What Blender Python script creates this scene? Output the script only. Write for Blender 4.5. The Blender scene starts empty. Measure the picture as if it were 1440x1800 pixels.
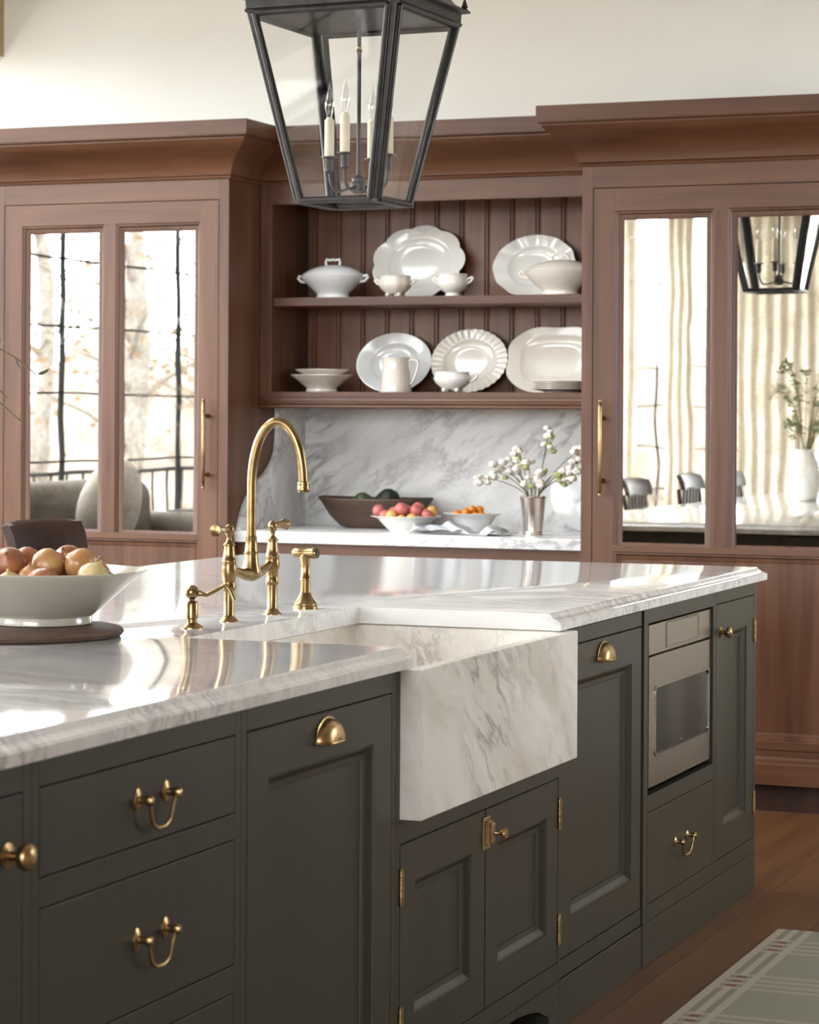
import bpy, bmesh, math, random
from mathutils import Vector, Matrix

# ------------------------------------------------------------------ camera
random.seed(7)
SC = bpy.context.scene
COL = SC.collection
F_PX, YAW, ROLL, CY, CAM_H = 4392.85, 0.3777, 0.0057, 731.71, 1.325
cam_d = bpy.data.cameras.new('camera')
cam = bpy.data.objects.new('camera', cam_d)
COL.objects.link(cam)
SC.camera = cam
cam_d.sensor_fit = 'HORIZONTAL'
cam_d.sensor_width = 36.0
cam_d.lens = F_PX / 1440 * 36.0
cam_d.shift_y = -(900 - CY) / 1440
cam_d.clip_start, cam_d.clip_end = 0.05, 300
_c, _s = math.cos(YAW), math.sin(YAW)
_r, _d, _f = Vector((_c, _s, 0)), Vector((0, 0, -1)), Vector((-_s, _c, 0))
_cr, _sr = math.cos(ROLL), math.sin(ROLL)
_r2, _d2 = _cr * _r - _sr * _d, _sr * _r + _cr * _d
_m = Matrix.Identity(4)
for _i in range(3):
    _m[_i][0], _m[_i][1], _m[_i][2] = _r2[_i], -_d2[_i], -_f[_i]
_m[2][3] = CAM_H
cam.matrix_world = _m
cam_d.dof.use_dof = True
cam_d.dof.focus_distance = 5.6
cam_d.dof.aperture_fstop = 11.0

# ------------------------------------------------------------------ world, daylight, exposure
W = bpy.data.worlds.new('overcast_sky')
SC.world = W
W.use_nodes = True
_bg = W.node_tree.nodes['Background']
_bg.inputs[0].default_value = (0.94, 0.97, 1.0, 1)
_bg.inputs[1].default_value = 1.0
SC.view_settings.view_transform = 'Standard'
SC.view_settings.look = 'None'
SC.view_settings.gamma = 1.0
SC.view_settings.use_curve_mapping = False
SC.view_settings.exposure = 3.97
cy = SC.cycles
cy.max_bounces = 10
cy.diffuse_bounces = 5
cy.glossy_bounces = 6
cy.transmission_bounces = 8
cy.transparent_max_bounces = 16
cy.sample_clamp_indirect = 6.0
cy.caustics_reflective = False
cy.caustics_refractive = False
cy.use_denoising = True

# room extents
XL, XR, YR, YB, ZC = -6.6, 1.9, -3.0, 8.97, 3.45
# daylight openings, unseen ones added and enlarged to let in more light: (wall, a0, a1, z0, z1)
OPEN_L = [(-2.8, 1.7, 0.15, 3.30), (2.0, 6.2, 0.30, 3.30), (6.5, 8.2, 0.90, 3.30)]
OPEN_R = [(-5.9, -4.95, 0.05, 3.10), (-3.95, 0.35, 0.15, 3.30)]
def portal(loc, rot, sx, sy):
    l = bpy.data.lights.new('window_portal', 'AREA')
    l.shape = 'RECTANGLE'; l.size = sx; l.size_y = sy
    l.cycles.is_portal = True
    o = bpy.data.objects.new('window_portal', l)
    COL.objects.link(o); o.location = loc; o.rotation_euler = rot
SKY = (-5.20, -4.20, 3.2, 7.2)      # roof light over the seating side of the island
portal(((SKY[0] + SKY[1]) / 2, (SKY[2] + SKY[3]) / 2, ZC + 0.06), (0, 0, 0), SKY[1] - SKY[0], SKY[3] - SKY[2])
OPEN_X = [(6.3, 8.0, 0.95, 2.60)]
for a0, a1, z0, z1 in OPEN_X:
    portal((XR + 0.02, (a0 + a1) / 2, (z0 + z1) / 2), (0, math.pi / 2, 0), z1 - z0, a1 - a0)
for a0, a1, z0, z1 in OPEN_L:
    portal((XL - 0.02, (a0 + a1) / 2, (z0 + z1) / 2), (0, -math.pi / 2, 0), z1 - z0, a1 - a0)
for a0, a1, z0, z1 in OPEN_R:
    portal(((a0 + a1) / 2, YR - 0.02, (z0 + z1) / 2), (math.pi / 2, 0, 0), a1 - a0, z1 - z0)

# ------------------------------------------------------------------ materials
def new_mat(name):
    m = bpy.data.materials.new(name); m.use_nodes = True
    nt = m.node_tree
    b = nt.nodes['Principled BSDF']
    return m, nt, b
def N(nt, t, **kw):
    n = nt.nodes.new(t)
    for k, v in kw.items():
        if k in n.inputs: n.inputs[k].default_value = v
        else: setattr(n, k, v)
    return n
def ramp(nt, fac, stops, interp='LINEAR'):
    r = nt.nodes.new('ShaderNodeValToRGB')
    cr = r.color_ramp; cr.interpolation = interp
    while len(cr.elements) < len(stops): cr.elements.new(0.5)
    for e, (p, c) in zip(cr.elements, stops):
        e.position = p
        e.color = (*c, 1) if len(c) == 3 else c
    nt.links.new(fac, r.inputs[0])
    return r.outputs[0]
def objco(nt, scale=(1, 1, 1), rot=(0, 0, 0), loc=(0, 0, 0)):
    t = nt.nodes.new('ShaderNodeTexCoord')
    m = nt.nodes.new('ShaderNodeMapping')
    m.inputs['Scale'].default_value = scale
    m.inputs['Rotation'].default_value = rot
    m.inputs['Location'].default_value = loc
    nt.links.new(t.outputs['Object'], m.inputs[0])
    return m.outputs[0]
def noise(nt, vec, scale, detail=4, rough=0.55, dist=0.0):
    n = N(nt, 'ShaderNodeTexNoise', Scale=scale, Detail=detail, Roughness=rough, Distortion=dist)
    nt.links.new(vec, n.inputs['Vector'])
    return n.outputs['Fac']
def mixc(nt, fac, a, b, blend='MIX'):
    m = nt.nodes.new('ShaderNodeMix'); m.data_type = 'RGBA'; m.blend_type = blend
    for s, v in ((0, fac), (6, a), (7, b)):
        if isinstance(v, (int, float)): m.inputs[s].default_value = v
        elif isinstance(v, tuple): m.inputs[s].default_value = (*v, 1)
        else: nt.links.new(v, m.inputs[s])
    return m.outputs[2]
def math_n(nt, op, a, b=None):
    m = nt.nodes.new('ShaderNodeMath'); m.operation = op
    for i, v in enumerate((a, b)):
        if v is None: continue
        if isinstance(v, (int, float)): m.inputs[i].default_value = v
        else: nt.links.new(v, m.inputs[i])
    return m.outputs[0]
def bump(nt, b, h, strength, dist=0.002):
    n = N(nt, 'ShaderNodeBump', Strength=strength, Distance=dist)
    nt.links.new(h, n.inputs['Height'])
    nt.links.new(n.outputs[0], b.inputs['Normal'])
def plain(name, col, rough=0.5, metal=0.0, spec=0.5, var=0.0, vscale=20, coat=0.0):
    m, nt, b = new_mat(name)
    b.inputs['Base Color'].default_value = (*col, 1)
    b.inputs['Roughness'].default_value = rough
    b.inputs['Metallic'].default_value = metal
    b.inputs['Specular IOR Level'].default_value = spec
    b.inputs['Coat Weight'].default_value = coat
    b.inputs['Coat Roughness'].default_value = 0.15
    f = noise(nt, objco(nt), vscale)
    lo = tuple(c * (1 - var) for c in col); hi = tuple(min(1, c * (1 + var)) for c in col)
    nt.links.new(ramp(nt, f, [(0.3, lo), (0.7, hi)]), b.inputs['Base Color'])
    return m
def wood(name, dark, mid, light, axis, rough=0.42, fine=1.0, spec=0.5, coat=0.0, rnd=0.0):
    m, nt, b = new_mat(name)
    sc = [26 * fine] * 3; sc[axis] = 1.3 * fine
    v = objco(nt, tuple(sc))
    if rnd:
        oi = nt.nodes.new('ShaderNodeObjectInfo')
        add = nt.nodes.new('ShaderNodeVectorMath'); add.operation = 'ADD'
        mul = nt.nodes.new('ShaderNodeVectorMath'); mul.operation = 'SCALE'; mul.inputs['Scale'].default_value = 37
        comb = nt.nodes.new('ShaderNodeCombineXYZ')
        for i in range(3): nt.links.new(oi.outputs['Random'], comb.inputs[i])
        nt.links.new(comb.outputs[0], mul.inputs[0]); nt.links.new(v, add.inputs[0]); nt.links.new(mul.outputs[0], add.inputs[1])
        v = add.outputs[0]
    n1 = noise(nt, v, 1.0, 5, 0.6, 0.6)
    sc2 = [4 * fine] * 3; sc2[axis] = 0.5 * fine
    n2 = noise(nt, objco(nt, tuple(sc2)), 1.0, 3, 0.5, 1.2)
    f = math_n(nt, 'ADD', math_n(nt, 'MULTIPLY', n1, 0.5), math_n(nt, 'MULTIPLY', n2, 0.5))
    c = ramp(nt, f, [(0.32, dark), (0.5, mid), (0.68, light)])
    if rnd:
        c = mixc(nt, math_n(nt, 'MULTIPLY', oi.outputs['Random'], rnd), c, dark)
    nt.links.new(c, b.inputs['Base Color'])
    b.inputs['Roughness'].default_value = rough
    b.inputs['Specular IOR Level'].default_value = spec
    b.inputs['Coat Weight'].default_value = coat
    b.inputs['Coat Roughness'].default_value = 0.25
    bump(nt, b, n1, 0.12, 0.001)
    return m
def marble(name, rot, base=(0.80, 0.79, 0.77), cloud=(0.62, 0.61, 0.60), vein=(0.30, 0.30, 0.32), stretch=(1.0, 5.0, 5.0),
           scale=1.6, warm=0.0, rough=0.12, vein_amt=0.8, loc=(0, 0, 0), cloud_amt=0.8):
    m, nt, b = new_mat(name)
    v = objco(nt, (1, 1, 1), rot, loc)
    d = nt.nodes.new('ShaderNodeTexNoise'); d.inputs['Scale'].default_value = 2.2; d.inputs['Detail'].default_value = 3
    nt.links.new(v, d.inputs['Vector'])
    sub = nt.nodes.new('ShaderNodeVectorMath'); sub.operation = 'SUBTRACT'; sub.inputs[1].default_value = (0.5, 0.5, 0.5)
    nt.links.new(d.outputs['Color'], sub.inputs[0])
    scl = nt.nodes.new('ShaderNodeVectorMath'); scl.operation = 'SCALE'; scl.inputs['Scale'].default_value = 0.22
    nt.links.new(sub.outputs[0], scl.inputs[0])
    add = nt.nodes.new('ShaderNodeVectorMath'); add.operation = 'ADD'
    nt.links.new(v, add.inputs[0]); nt.links.new(scl.outputs[0], add.inputs[1])
    mp = nt.nodes.new('ShaderNodeMapping'); mp.inputs['Scale'].default_value = stretch
    nt.links.new(add.outputs[0], mp.inputs[0])
    n1 = noise(nt, mp.outputs[0], scale, 5, 0.6)
    n2 = noise(nt, mp.outputs[0], scale * 1.7, 6, 0.62)
    n3 = noise(nt, v, 2.5, 2, 0.5)
    cl = ramp(nt, n1, [(0.40, (0, 0, 0)), (0.66, (1, 1, 1))])
    vn = math_n(nt, 'ABSOLUTE', math_n(nt, 'SUBTRACT', n2, 0.5))
    vr = ramp(nt, vn, [(0.0, (1, 1, 1)), (0.018, (0.55, 0.55, 0.55)), (0.055, (0, 0, 0))])
    gate = ramp(nt, n3, [(0.42, (0, 0, 0)), (0.62, (1, 1, 1))])
    vr2 = math_n(nt, 'MULTIPLY', math_n(nt, 'MULTIPLY', vr, gate), vein_amt)
    c = mixc(nt, math_n(nt, 'MULTIPLY', cl, cloud_amt), base, cloud)
    c = mixc(nt, vr2, c, vein)
    nt.links.new(c, b.inputs['Base Color'])
    b.inputs['Roughness'].default_value = rough
    return m

M = {}
WD, WM, WL = (0.050, 0.0175, 0.0062), (0.100, 0.0385, 0.0165), (0.150, 0.066, 0.0325)
M['walnut_v'] = wood('walnut_vertical_grain', WD, WM, WL, 2, 0.40, spec=0.42, coat=0.06)
M['walnut_h'] = wood('walnut_horizontal_grain', WD, WM, WL, 0, 0.40, spec=0.42, coat=0.06)
M['board'] = wood('walnut_board_lightened', tuple(c * 1.75 for c in WD), tuple(c * 1.65 for c in WM), tuple(c * 1.55 for c in WL), 2, 0.42, rnd=0.2, coat=0.1)  # same walnut, lightened to make up for light blocked inside the hutch
M['oak'] = wood('oak_plank', (0.070, 0.028, 0.009), (0.130, 0.056, 0.020), (0.185, 0.088, 0.036), 1, 0.36, 0.8, rnd=0.5)
M['dark_wood'] = wood('dark_stained_wood', (0.022, 0.010, 0.007), (0.034, 0.015, 0.010), (0.055, 0.025, 0.016), 2, 0.42, spec=0.3)
M['bowl_wood'] = wood('old_bowl_wood', (0.035, 0.02, 0.013), (0.085, 0.05, 0.033), (0.15, 0.095, 0.065), 0, 0.6)
M['paint'] = wood('olive_grey_paint', (0.030, 0.027, 0.017), (0.036, 0.032, 0.021), (0.042, 0.038, 0.025), 2, 0.36, 1.6, spec=0.35)
M['cavity'] = plain('cabinet_interior', (0.02, 0.018, 0.015), 0.9)
M['wall'] = plain('cream_wall_paint', (0.91, 0.90, 0.845), 0.85, var=0.015, vscale=3)
M['ceiling'] = plain('white_ceiling_paint', (0.88, 0.875, 0.84), 0.9, var=0.01)
M['rwall'] = plain('taupe_wall_paint', (0.24, 0.19, 0.145), 0.8, var=0.04, vscale=3)
M['top'] = marble('worktop_marble', (0, 0, 0.16), stretch=(1.0, 7.0, 5.0), scale=1.7, rough=0.07, base=(0.82, 0.81, 0.79), cloud=(0.62, 0.61, 0.60), cloud_amt=0.6, vein_amt=0.7)
M['splash'] = marble('backsplash_marble', (0, 0.62, 0), stretch=(1.1, 4.0, 4.0), scale=1.25, rough=0.14, base=(0.82, 0.815, 0.80), cloud=(0.54, 0.53, 0.525), vein_amt=0.9)
M['apron'] = marble('sink_marble', (0.66, 0, 0), stretch=(5.0, 1.2, 5.2), scale=1.55, rough=0.3, base=(0.88, 0.845, 0.785), cloud=(0.60, 0.54, 0.47), vein=(0.30, 0.265, 0.235), vein_amt=0.9, cloud_amt=0.75)
M['backtop'] = marble('counter_marble', (0, 0, 0.3), stretch=(1.2, 5, 5), scale=1.6, rough=0.12)
M['brass'] = plain('aged_brass', (0.275, 0.185, 0.088), 0.26, 1.0, var=0.22, vscale=60)
M['brass_dull'] = plain('antique_brass', (0.40, 0.27, 0.13), 0.33, 1.0, var=0.3, vscale=90)
M['steel'] = plain('brushed_steel', (0.38, 0.34, 0.305), 0.26, 1.0, var=0.04, vscale=8)
M['silver'] = plain('tarnished_silver', (0.90, 0.84, 0.78), 0.24, 1.0, var=0.12, vscale=30)
M['oven_glass'] = plain('oven_glass', (0.012, 0.011, 0.011), 0.05, spec=0.35)
M['iron'] = plain('aged_bronze', (0.036, 0.033, 0.032), 0.36, 0.6, var=0.3, vscale=25)
M['black'] = plain('black_steel_frame', (0.012, 0.012, 0.012), 0.7, spec=0.1)
M['candle'] = plain('cream_candle_sleeve', (0.78, 0.70, 0.52), 0.5, var=0.04)
M['china'] = plain('white_ironstone', (0.80, 0.785, 0.74), 0.10, var=0.02, coat=0.5)
M['china_cool'] = plain('cool_white_ironstone', (0.76, 0.77, 0.765), 0.10, var=0.02, coat=0.5)
M['china_cream'] = plain('cream_ironstone', (0.77, 0.715, 0.635), 0.12, var=0.03, coat=0.5)
M['bowl'] = plain('white_glazed_bowl', (0.44, 0.41, 0.35), 0.16, var=0.02, coat=0.4)
M['linen'] = plain('grey_white_linen', (0.50, 0.51, 0.535), 0.9, var=0.1, vscale=90)
M['curtain'] = plain('beige_linen_curtain', (0.66, 0.61, 0.50), 0.9, var=0.08, vscale=40)
M['upholstery'] = plain('taupe_velvet', (0.085, 0.070, 0.054), 0.85, var=0.25, vscale=6)
M['pillow'] = plain('pale_cushion_fabric', (0.30, 0.265, 0.225), 0.9, var=0.15, vscale=10)
M['leaf'] = plain('olive_leaf', (0.10, 0.13, 0.045), 0.5, var=0.3)
M['twig'] = plain('green_brown_twig', (0.16, 0.13, 0.05), 0.7, var=0.2)
M['petal'] = plain('white_petal', (0.80, 0.75, 0.68), 0.6, var=0.06)
M['petal_green'] = plain('greenish_petal', (0.45, 0.50, 0.22), 0.6, var=0.15)
M['artichoke'] = plain('green_artichoke', (0.085, 0.12, 0.045), 0.55, var=0.4)
M['avocado'] = plain('dark_green_artichoke', (0.022, 0.035, 0.022), 0.55, var=0.4)
M['pink'] = plain('pink_fruit_skin', (0.52, 0.15, 0.14), 0.4, var=0.35, vscale=14)
M['peach'] = plain('yellow_fruit_skin', (0.68, 0.38, 0.12), 0.4, var=0.25, vscale=14)
M['orange'] = plain('orange_fruit_skin', (0.72, 0.25, 0.03), 0.4, var=0.15)
M['trunk'] = plain('grey_bark', (0.13, 0.112, 0.096), 0.9, var=0.3)
M['autumn'] = plain('autumn_leaf', (0.21, 0.145, 0.090), 0.8, var=0.3)
M['lawn'] = plain('leaf_litter_lawn', (0.17, 0.14, 0.11), 0.95, var=0.2, vscale=0.6)
M['beam'] = wood('pale_oak_beam', (0.30, 0.21, 0.11), (0.42, 0.31, 0.18), (0.5, 0.38, 0.24), 1, 0.7)
M['hillside'] = plain('wooded_autumn_bank', (0.135, 0.108, 0.084), 0.95, var=0.5, vscale=0.9)
M['vase'] = plain('white_vase_glaze', (0.78, 0.77, 0.73), 0.2, var=0.02)
def onion_mat(name, a, b_, c_):
    m, nt, b = new_mat(name)
    v = objco(nt, (9, 9, 1.2))
    f = noise(nt, v, 3.0, 4, 0.6, 0.4)
    nt.links.new(ramp(nt, f, [(0.3, a), (0.5, b_), (0.7, c_)]), b.inputs['Base Color'])
    b.inputs['Roughness'].default_value = 0.32
    return m
M['onion'] = onion_mat('yellow_onion_skin', (0.27, 0.115, 0.035), (0.40, 0.20, 0.075), (0.50, 0.31, 0.14))
M['onion_red'] = onion_mat('copper_onion_skin', (0.20, 0.065, 0.028), (0.31, 0.11, 0.048), (0.42, 0.19, 0.085))
M['onion_pale'] = onion_mat('pale_onion_skin', (0.40, 0.29, 0.11), (0.50, 0.39, 0.18), (0.56, 0.47, 0.28))
def mirror_mat():
    m, nt, b = new_mat('antique_mirror')
    v = objco(nt)
    n1 = noise(nt, v, 9.0, 6, 0.7, 0.5)
    n2 = noise(nt, v, 60.0, 3, 0.7)
    age = math_n(nt, 'MULTIPLY', ramp(nt, n1, [(0.45, (0, 0, 0)), (0.72, (1, 1, 1))]), ramp(nt, n2, [(0.35, (0.5,) * 3), (0.65, (1, 1, 1))]))
    nt.links.new(mixc(nt, age, (0.86, 0.85, 0.82), (0.52, 0.47, 0.38)), b.inputs['Base Color'])
    b.inputs['Metallic'].default_value = 1.0
    nt.links.new(ramp(nt, age, [(0.0, (0.0,) * 3), (1.0, (0.05,) * 3)]), b.inputs['Roughness'])
    n3 = noise(nt, v, 3.2, 1, 0.4)
    bump(nt, b, n3, 0.075, 0.0045)
    return m
M['mirror'] = mirror_mat()
def glass_mat(name, tint=(1, 1, 1), amt=0.09, edge=0.8):
    m, nt, b = new_mat(name)
    nt.nodes.remove(b)
    out = nt.nodes['Material Output']
    t = nt.nodes.new('ShaderNodeBsdfTransparent'); t.inputs[0].default_value = (*tint, 1)
    g = nt.nodes.new('ShaderNodeBsdfGlossy'); g.inputs['Roughness'].default_value = 0.02
    lw = nt.nodes.new('ShaderNodeLayerWeight'); lw.inputs[0].default_value = 0.5
    mx = nt.nodes.new('ShaderNodeMixShader')
    nt.links.new(math_n(nt, 'ADD', math_n(nt, 'MULTIPLY', math_n(nt, 'POWER', lw.outputs['Facing'], 4.0), edge), amt), mx.inputs[0])
    nt.links.new(t.outputs[0], mx.inputs[1]); nt.links.new(g.outputs[0], mx.inputs[2])
    nt.links.new(mx.outputs[0], out.inputs[0])
    return m
M['pane'] = glass_mat('window_glass', (0.97, 0.98, 0.98), 0.003, 0.03)
M['lantern_glass'] = glass_mat('lantern_glass', (0.985, 0.99, 0.985), 0.035)
M['bulb'] = glass_mat('clear_bulb_glass', (0.93, 0.93, 0.92), 0.12)
def rug_mat():
    m, nt, b = new_mat('plaid_flatweave')
    t = nt.nodes.new('ShaderNodeTexCoord'); s = nt.nodes.new('ShaderNodeSeparateXYZ')
    nt.links.new(t.outputs['Object'], s.inputs[0])
    CR, GR = (0.36, 0.31, 0.24), (0.20, 0.195, 0.145)
    FI = (0.235, 0.225, 0.175)
    # lengthwise stripes, object x = 0 at the island edge, width 0.85
    x = math_n(nt, 'PINGPONG', s.outputs[0], 0.425)
    xs = math_n(nt, 'DIVIDE', x, 0.425)
    def st(v): return v / 0.425
    cx = ramp(nt, xs, [(0, CR), (st(0.020), GR), (st(0.038), CR), (st(0.056), GR), (st(0.073), CR), (st(0.092), FI)], 'CONSTANT')
    # cross bands, period 0.415
    y = math_n(nt, 'DIVIDE', math_n(nt, 'MODULO', math_n(nt, 'ADD', s.outputs[1], 8.30), 0.415), 0.415)
    by = ramp(nt, y, [(0, (0, 0, 0)), (0.29, (1, 1, 1)), (0.342, (0, 0, 0)), (0.402, (1, 1, 1)), (0.455, (0, 0, 0)), (0.515, (1, 1, 1)), (0.568, (0, 0, 0)), (0.628, (1, 1, 1)), (0.68, (0, 0, 0))], 'CONSTANT')
    c = mixc(nt, math_n(nt, 'MULTIPLY', by, 0.75), cx, CR)
    sq = ramp(nt, y, [(0, (0, 0, 0)), (0.342, (1, 1, 1)), (0.402, (0, 0, 0)), (0.455, (1, 1, 1)), (0.515, (0, 0, 0)), (0.568, (1, 1, 1)), (0.628, (0, 0, 0))], 'CONSTANT')
    sx = ramp(nt, xs, [(0, (0, 0, 0)), (st(0.035), (1, 1, 1)), (st(0.059), (0, 0, 0))], 'CONSTANT')
    c = mixc(nt, math_n(nt, 'MULTIPLY', sq, sx), c, (0.17, 0.075, 0.04))
    w = noise(nt, objco(nt, (500, 60, 1)), 1.0, 2)
    c = mixc(nt, 0.35, c, ramp(nt, w, [(0.3, (0.35,) * 3), (0.7, (0.75,) * 3)]), 'OVERLAY')
    nt.links.new(c, b.inputs['Base Color'])
    b.inputs['Roughness'].default_value = 0.95
    bump(nt, b, w, 0.4, 0.002)
    return m
M['rug'] = rug_mat()

# ------------------------------------------------------------------ mesh helpers
def link(o):
    COL.objects.link(o); return o
ROOT = {}
class MB:
    """collects faces; build() links them as one mesh object"""
    def __init__(s): s.v = []; s.f = []
    def add(s, vs, fs):
        n = len(s.v); s.v += [tuple(v) for v in vs]; s.f += [tuple(i + n for i in f) for f in fs]; return s
    def box(s, x0, x1, y0, y1, z0, z1):
        vs = [(x, y, z) for z in (z0, z1) for y in (y0, y1) for x in (x0, x1)]
        return s.add(vs, [(0, 2, 3, 1), (4, 5, 7, 6), (0, 1, 5, 4), (2, 6, 7, 3), (0, 4, 6, 2), (1, 3, 7, 5)])
    def loops(s, loops, cap0=True, cap1=True, closed=True):
        n = len(loops[0]); vs = [p for l in loops for p in l]; fs = []
        for i in range(len(loops) - 1):
            for j in range(n if closed else n - 1):
                k = (j + 1) % n
                fs.append((i * n + j, i * n + k, (i + 1) * n + k, (i + 1) * n + j))
        if cap0: fs.append(tuple(reversed(range(n))))
        if cap1: fs.append(tuple(range((len(loops) - 1) * n, len(loops) * n)))
        return s.add(vs, fs)
    def prism(s, poly, fn, a0, a1):
        return s.loops([[fn(p[0], p[1], a0) for p in poly], [fn(p[0], p[1], a1) for p in poly]])
    def lathe(s, prof, c=(0, 0, 0), seg=32, sx=1.0, sy=1.0, axis='Z', rf=None, caps=True):
        L = []
        for r, h in prof:
            l = []
            for k in range(seg):
                t = 2 * math.pi * k / seg
                q = r * (rf(t, r, h) if rf else 1.0)
                a, b = q * math.cos(t) * sx, q * math.sin(t) * sy
                if axis == 'Z': p = (c[0] + a, c[1] + b, c[2] + h)
                elif axis == 'X': p = (c[0] + h, c[1] + a, c[2] + b)
                else: p = (c[0] + a, c[1] + h, c[2] + b)
                l.append(p)
            L.append(l)
        return s.loops(L, caps, caps)
    def tube(s, pts, r, seg=12, caps=True, flat=None):
        pts = [Vector(p) for p in pts]; n = len(pts); L = []
        up = Vector((0, 0, 1)); prev = None
        for i, p in enumerate(pts):
            t = (pts[min(i + 1, n - 1)] - pts[max(i - 1, 0)]).normalized()
            if prev is None:
                a = t.cross(up)
                if a.length < 1e-3: a = t.cross(Vector((1, 0, 0)))
            else:
                a = prev - t * prev.dot(t)
            a.normalize(); prev = a; b = t.cross(a)
            rr = r[i] if isinstance(r, (list, tuple)) else r
            fa, fb = flat if flat else (1, 1)
            L.append([p + a * (rr * fa * math.cos(2 * math.pi * k / seg)) + b * (rr * fb * math.sin(2 * math.pi * k / seg)) for k in range(seg)])
        return s.loops(L, caps, caps)
    def ball(s, c, r, seg=16, rings=10, sc=(1, 1, 1)):
        prof = [(max(1e-5, r * math.sin(math.pi * i / rings)), -r * math.cos(math.pi * i / rings)) for i in range(rings + 1)]
        L = [[(c[0] + a * math.cos(2 * math.pi * k / seg) * sc[0], c[1] + a * math.sin(2 * math.pi * k / seg) * sc[1], c[2] + h * sc[2]) for k in range(seg)] for a, h in prof]
        return s.loops(L, False, False)
    def xf(s, mat):
        s.v = [tuple(mat @ Vector(v)) for v in s.v]; return s
    def build(s, name, mat, parent=None, smooth=None, bevel=0.0, local=False, recalc=True, sub=0):
        me = bpy.data.meshes.new(name)
        off = Vector((0, 0, 0))
        if parent is not None and not local: off = ROOT.get(parent.name, Vector((0, 0, 0)))
        me.from_pydata([(v[0] - off[0], v[1] - off[1], v[2] - off[2]) for v in s.v], [], s.f)
        if recalc:
            bm = bmesh.new(); bm.from_mesh(me)
            bmesh.ops.remove_doubles(bm, verts=bm.verts, dist=1e-6)
            bmesh.ops.recalc_face_normals(bm, faces=bm.faces)
            bm.to_mesh(me); bm.free()
        me.materials.append(M[mat] if isinstance(mat, str) else mat)
        if smooth is not None:
            me.shade_smooth(); me.set_sharp_from_angle(angle=math.radians(smooth))
        o = link(bpy.data.objects.new(name, me))
        if parent is not None:
            o.parent = parent
            ROOT[o.name] = off
        if bevel:
            b = o.modifiers.new('edge', 'BEVEL'); b.width = bevel; b.segments = 2; b.limit_method = 'ANGLE'; b.angle_limit = math.radians(40)
        if sub:
            m_ = o.modifiers.new('soft', 'SUBSURF'); m_.levels = sub; m_.render_levels = sub
        return o
def tag(o, label, cat, group=None, kind=None):
    o['label'] = label; o['category'] = cat
    if group: o['group'] = group
    if kind: o['kind'] = kind
    return o
def thing(name, label, cat, loc=(0, 0, 0), rotz=0.0, group=None):
    o = link(bpy.data.objects.new(name, None))
    o.empty_display_size = 0.05
    o.location = loc; o.rotation_euler = (0, 0, rotz)
    ROOT[o.name] = Vector(loc)
    return tag(o, label, cat, group)
def single(mb, name, mat, label, cat, loc, rotz=0.0, group=None, world=True, **kw):
    """a thing that is one mesh, origin at its base"""
    if world: mb.v = [(v[0] - loc[0], v[1] - loc[1], v[2] - loc[2]) for v in mb.v]
    o = mb.build(name, mat, None, **kw)
    o.location = loc; o.rotation_euler = (0, 0, rotz)
    return tag(o, label, cat, group)
def struct(mb, name, mat, parent=None, **kw):
    o = mb.build(name, mat, parent, **kw)
    if parent is None:
        o['kind'] = 'structure'; ROOT[o.name] = Vector((0, 0, 0))
    return o
def copy_tree(o, parent=None):
    c = o.copy(); link(c)
    if parent is not None: c.parent = parent
    for ch in list(o.children): copy_tree(ch, c)
    return c
FI = lambda d0: (lambda u, v, d: (d0 - d, u, v))        # island face: u = y, v = z, depth into -x
FW = lambda y0: (lambda u, v, d: (u, y0 + d, v))        # wall cabinets: u = x, v = z, depth into +y
def ring(mb, fn, u0, u1, v0, v1, prof, cap=False):
    """mitred rectangular rings, prof = [(inset, depth)]"""
    L = [[fn(u0 + i, v0 + i, d), fn(u1 - i, v0 + i, d), fn(u1 - i, v1 - i, d), fn(u0 + i, v1 - i, d)] for i, d in prof]
    return mb.loops(L, False, cap)
def offset_path(path, p):
    out = []
    P = [Vector(q) for q in path]
    for i, q in enumerate(P):
        ns = []
        for a, b in ((i - 1, i), (i, i + 1)):
            if a >= 0 and b < len(P):
                t = (P[b] - P[a]).normalized(); ns.append(Vector((t.y, -t.x)))
        if len(ns) == 1: out.append(q + ns[0] * p)
        else: out.append(q + (ns[0] + ns[1]) * (p / (1 + ns[0].dot(ns[1]))))
    return out
def moulding(mb, path, prof, m0=0, m1=0):
    """sweeps prof [(projection, z)] along a 2d path, projecting to its right-hand side; closed to a solid"""
    L = []
    offs = [(offset_path(path, p), z) for p, z in prof]
    for (o_, z), (p, _) in zip(offs, prof):       # m0, m1: inside mitre at that end
        if m0: o_[0] = o_[0] + (o_[1] - o_[0]).normalized() * p
        if m1: o_[-1] = o_[-1] + (o_[-2] - o_[-1]).normalized() * p
    for i in range(len(path)):
        L.append([(o[i].x, o[i].y, z) for o, z in offs])
    return mb.loops(L, True, True)

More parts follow.
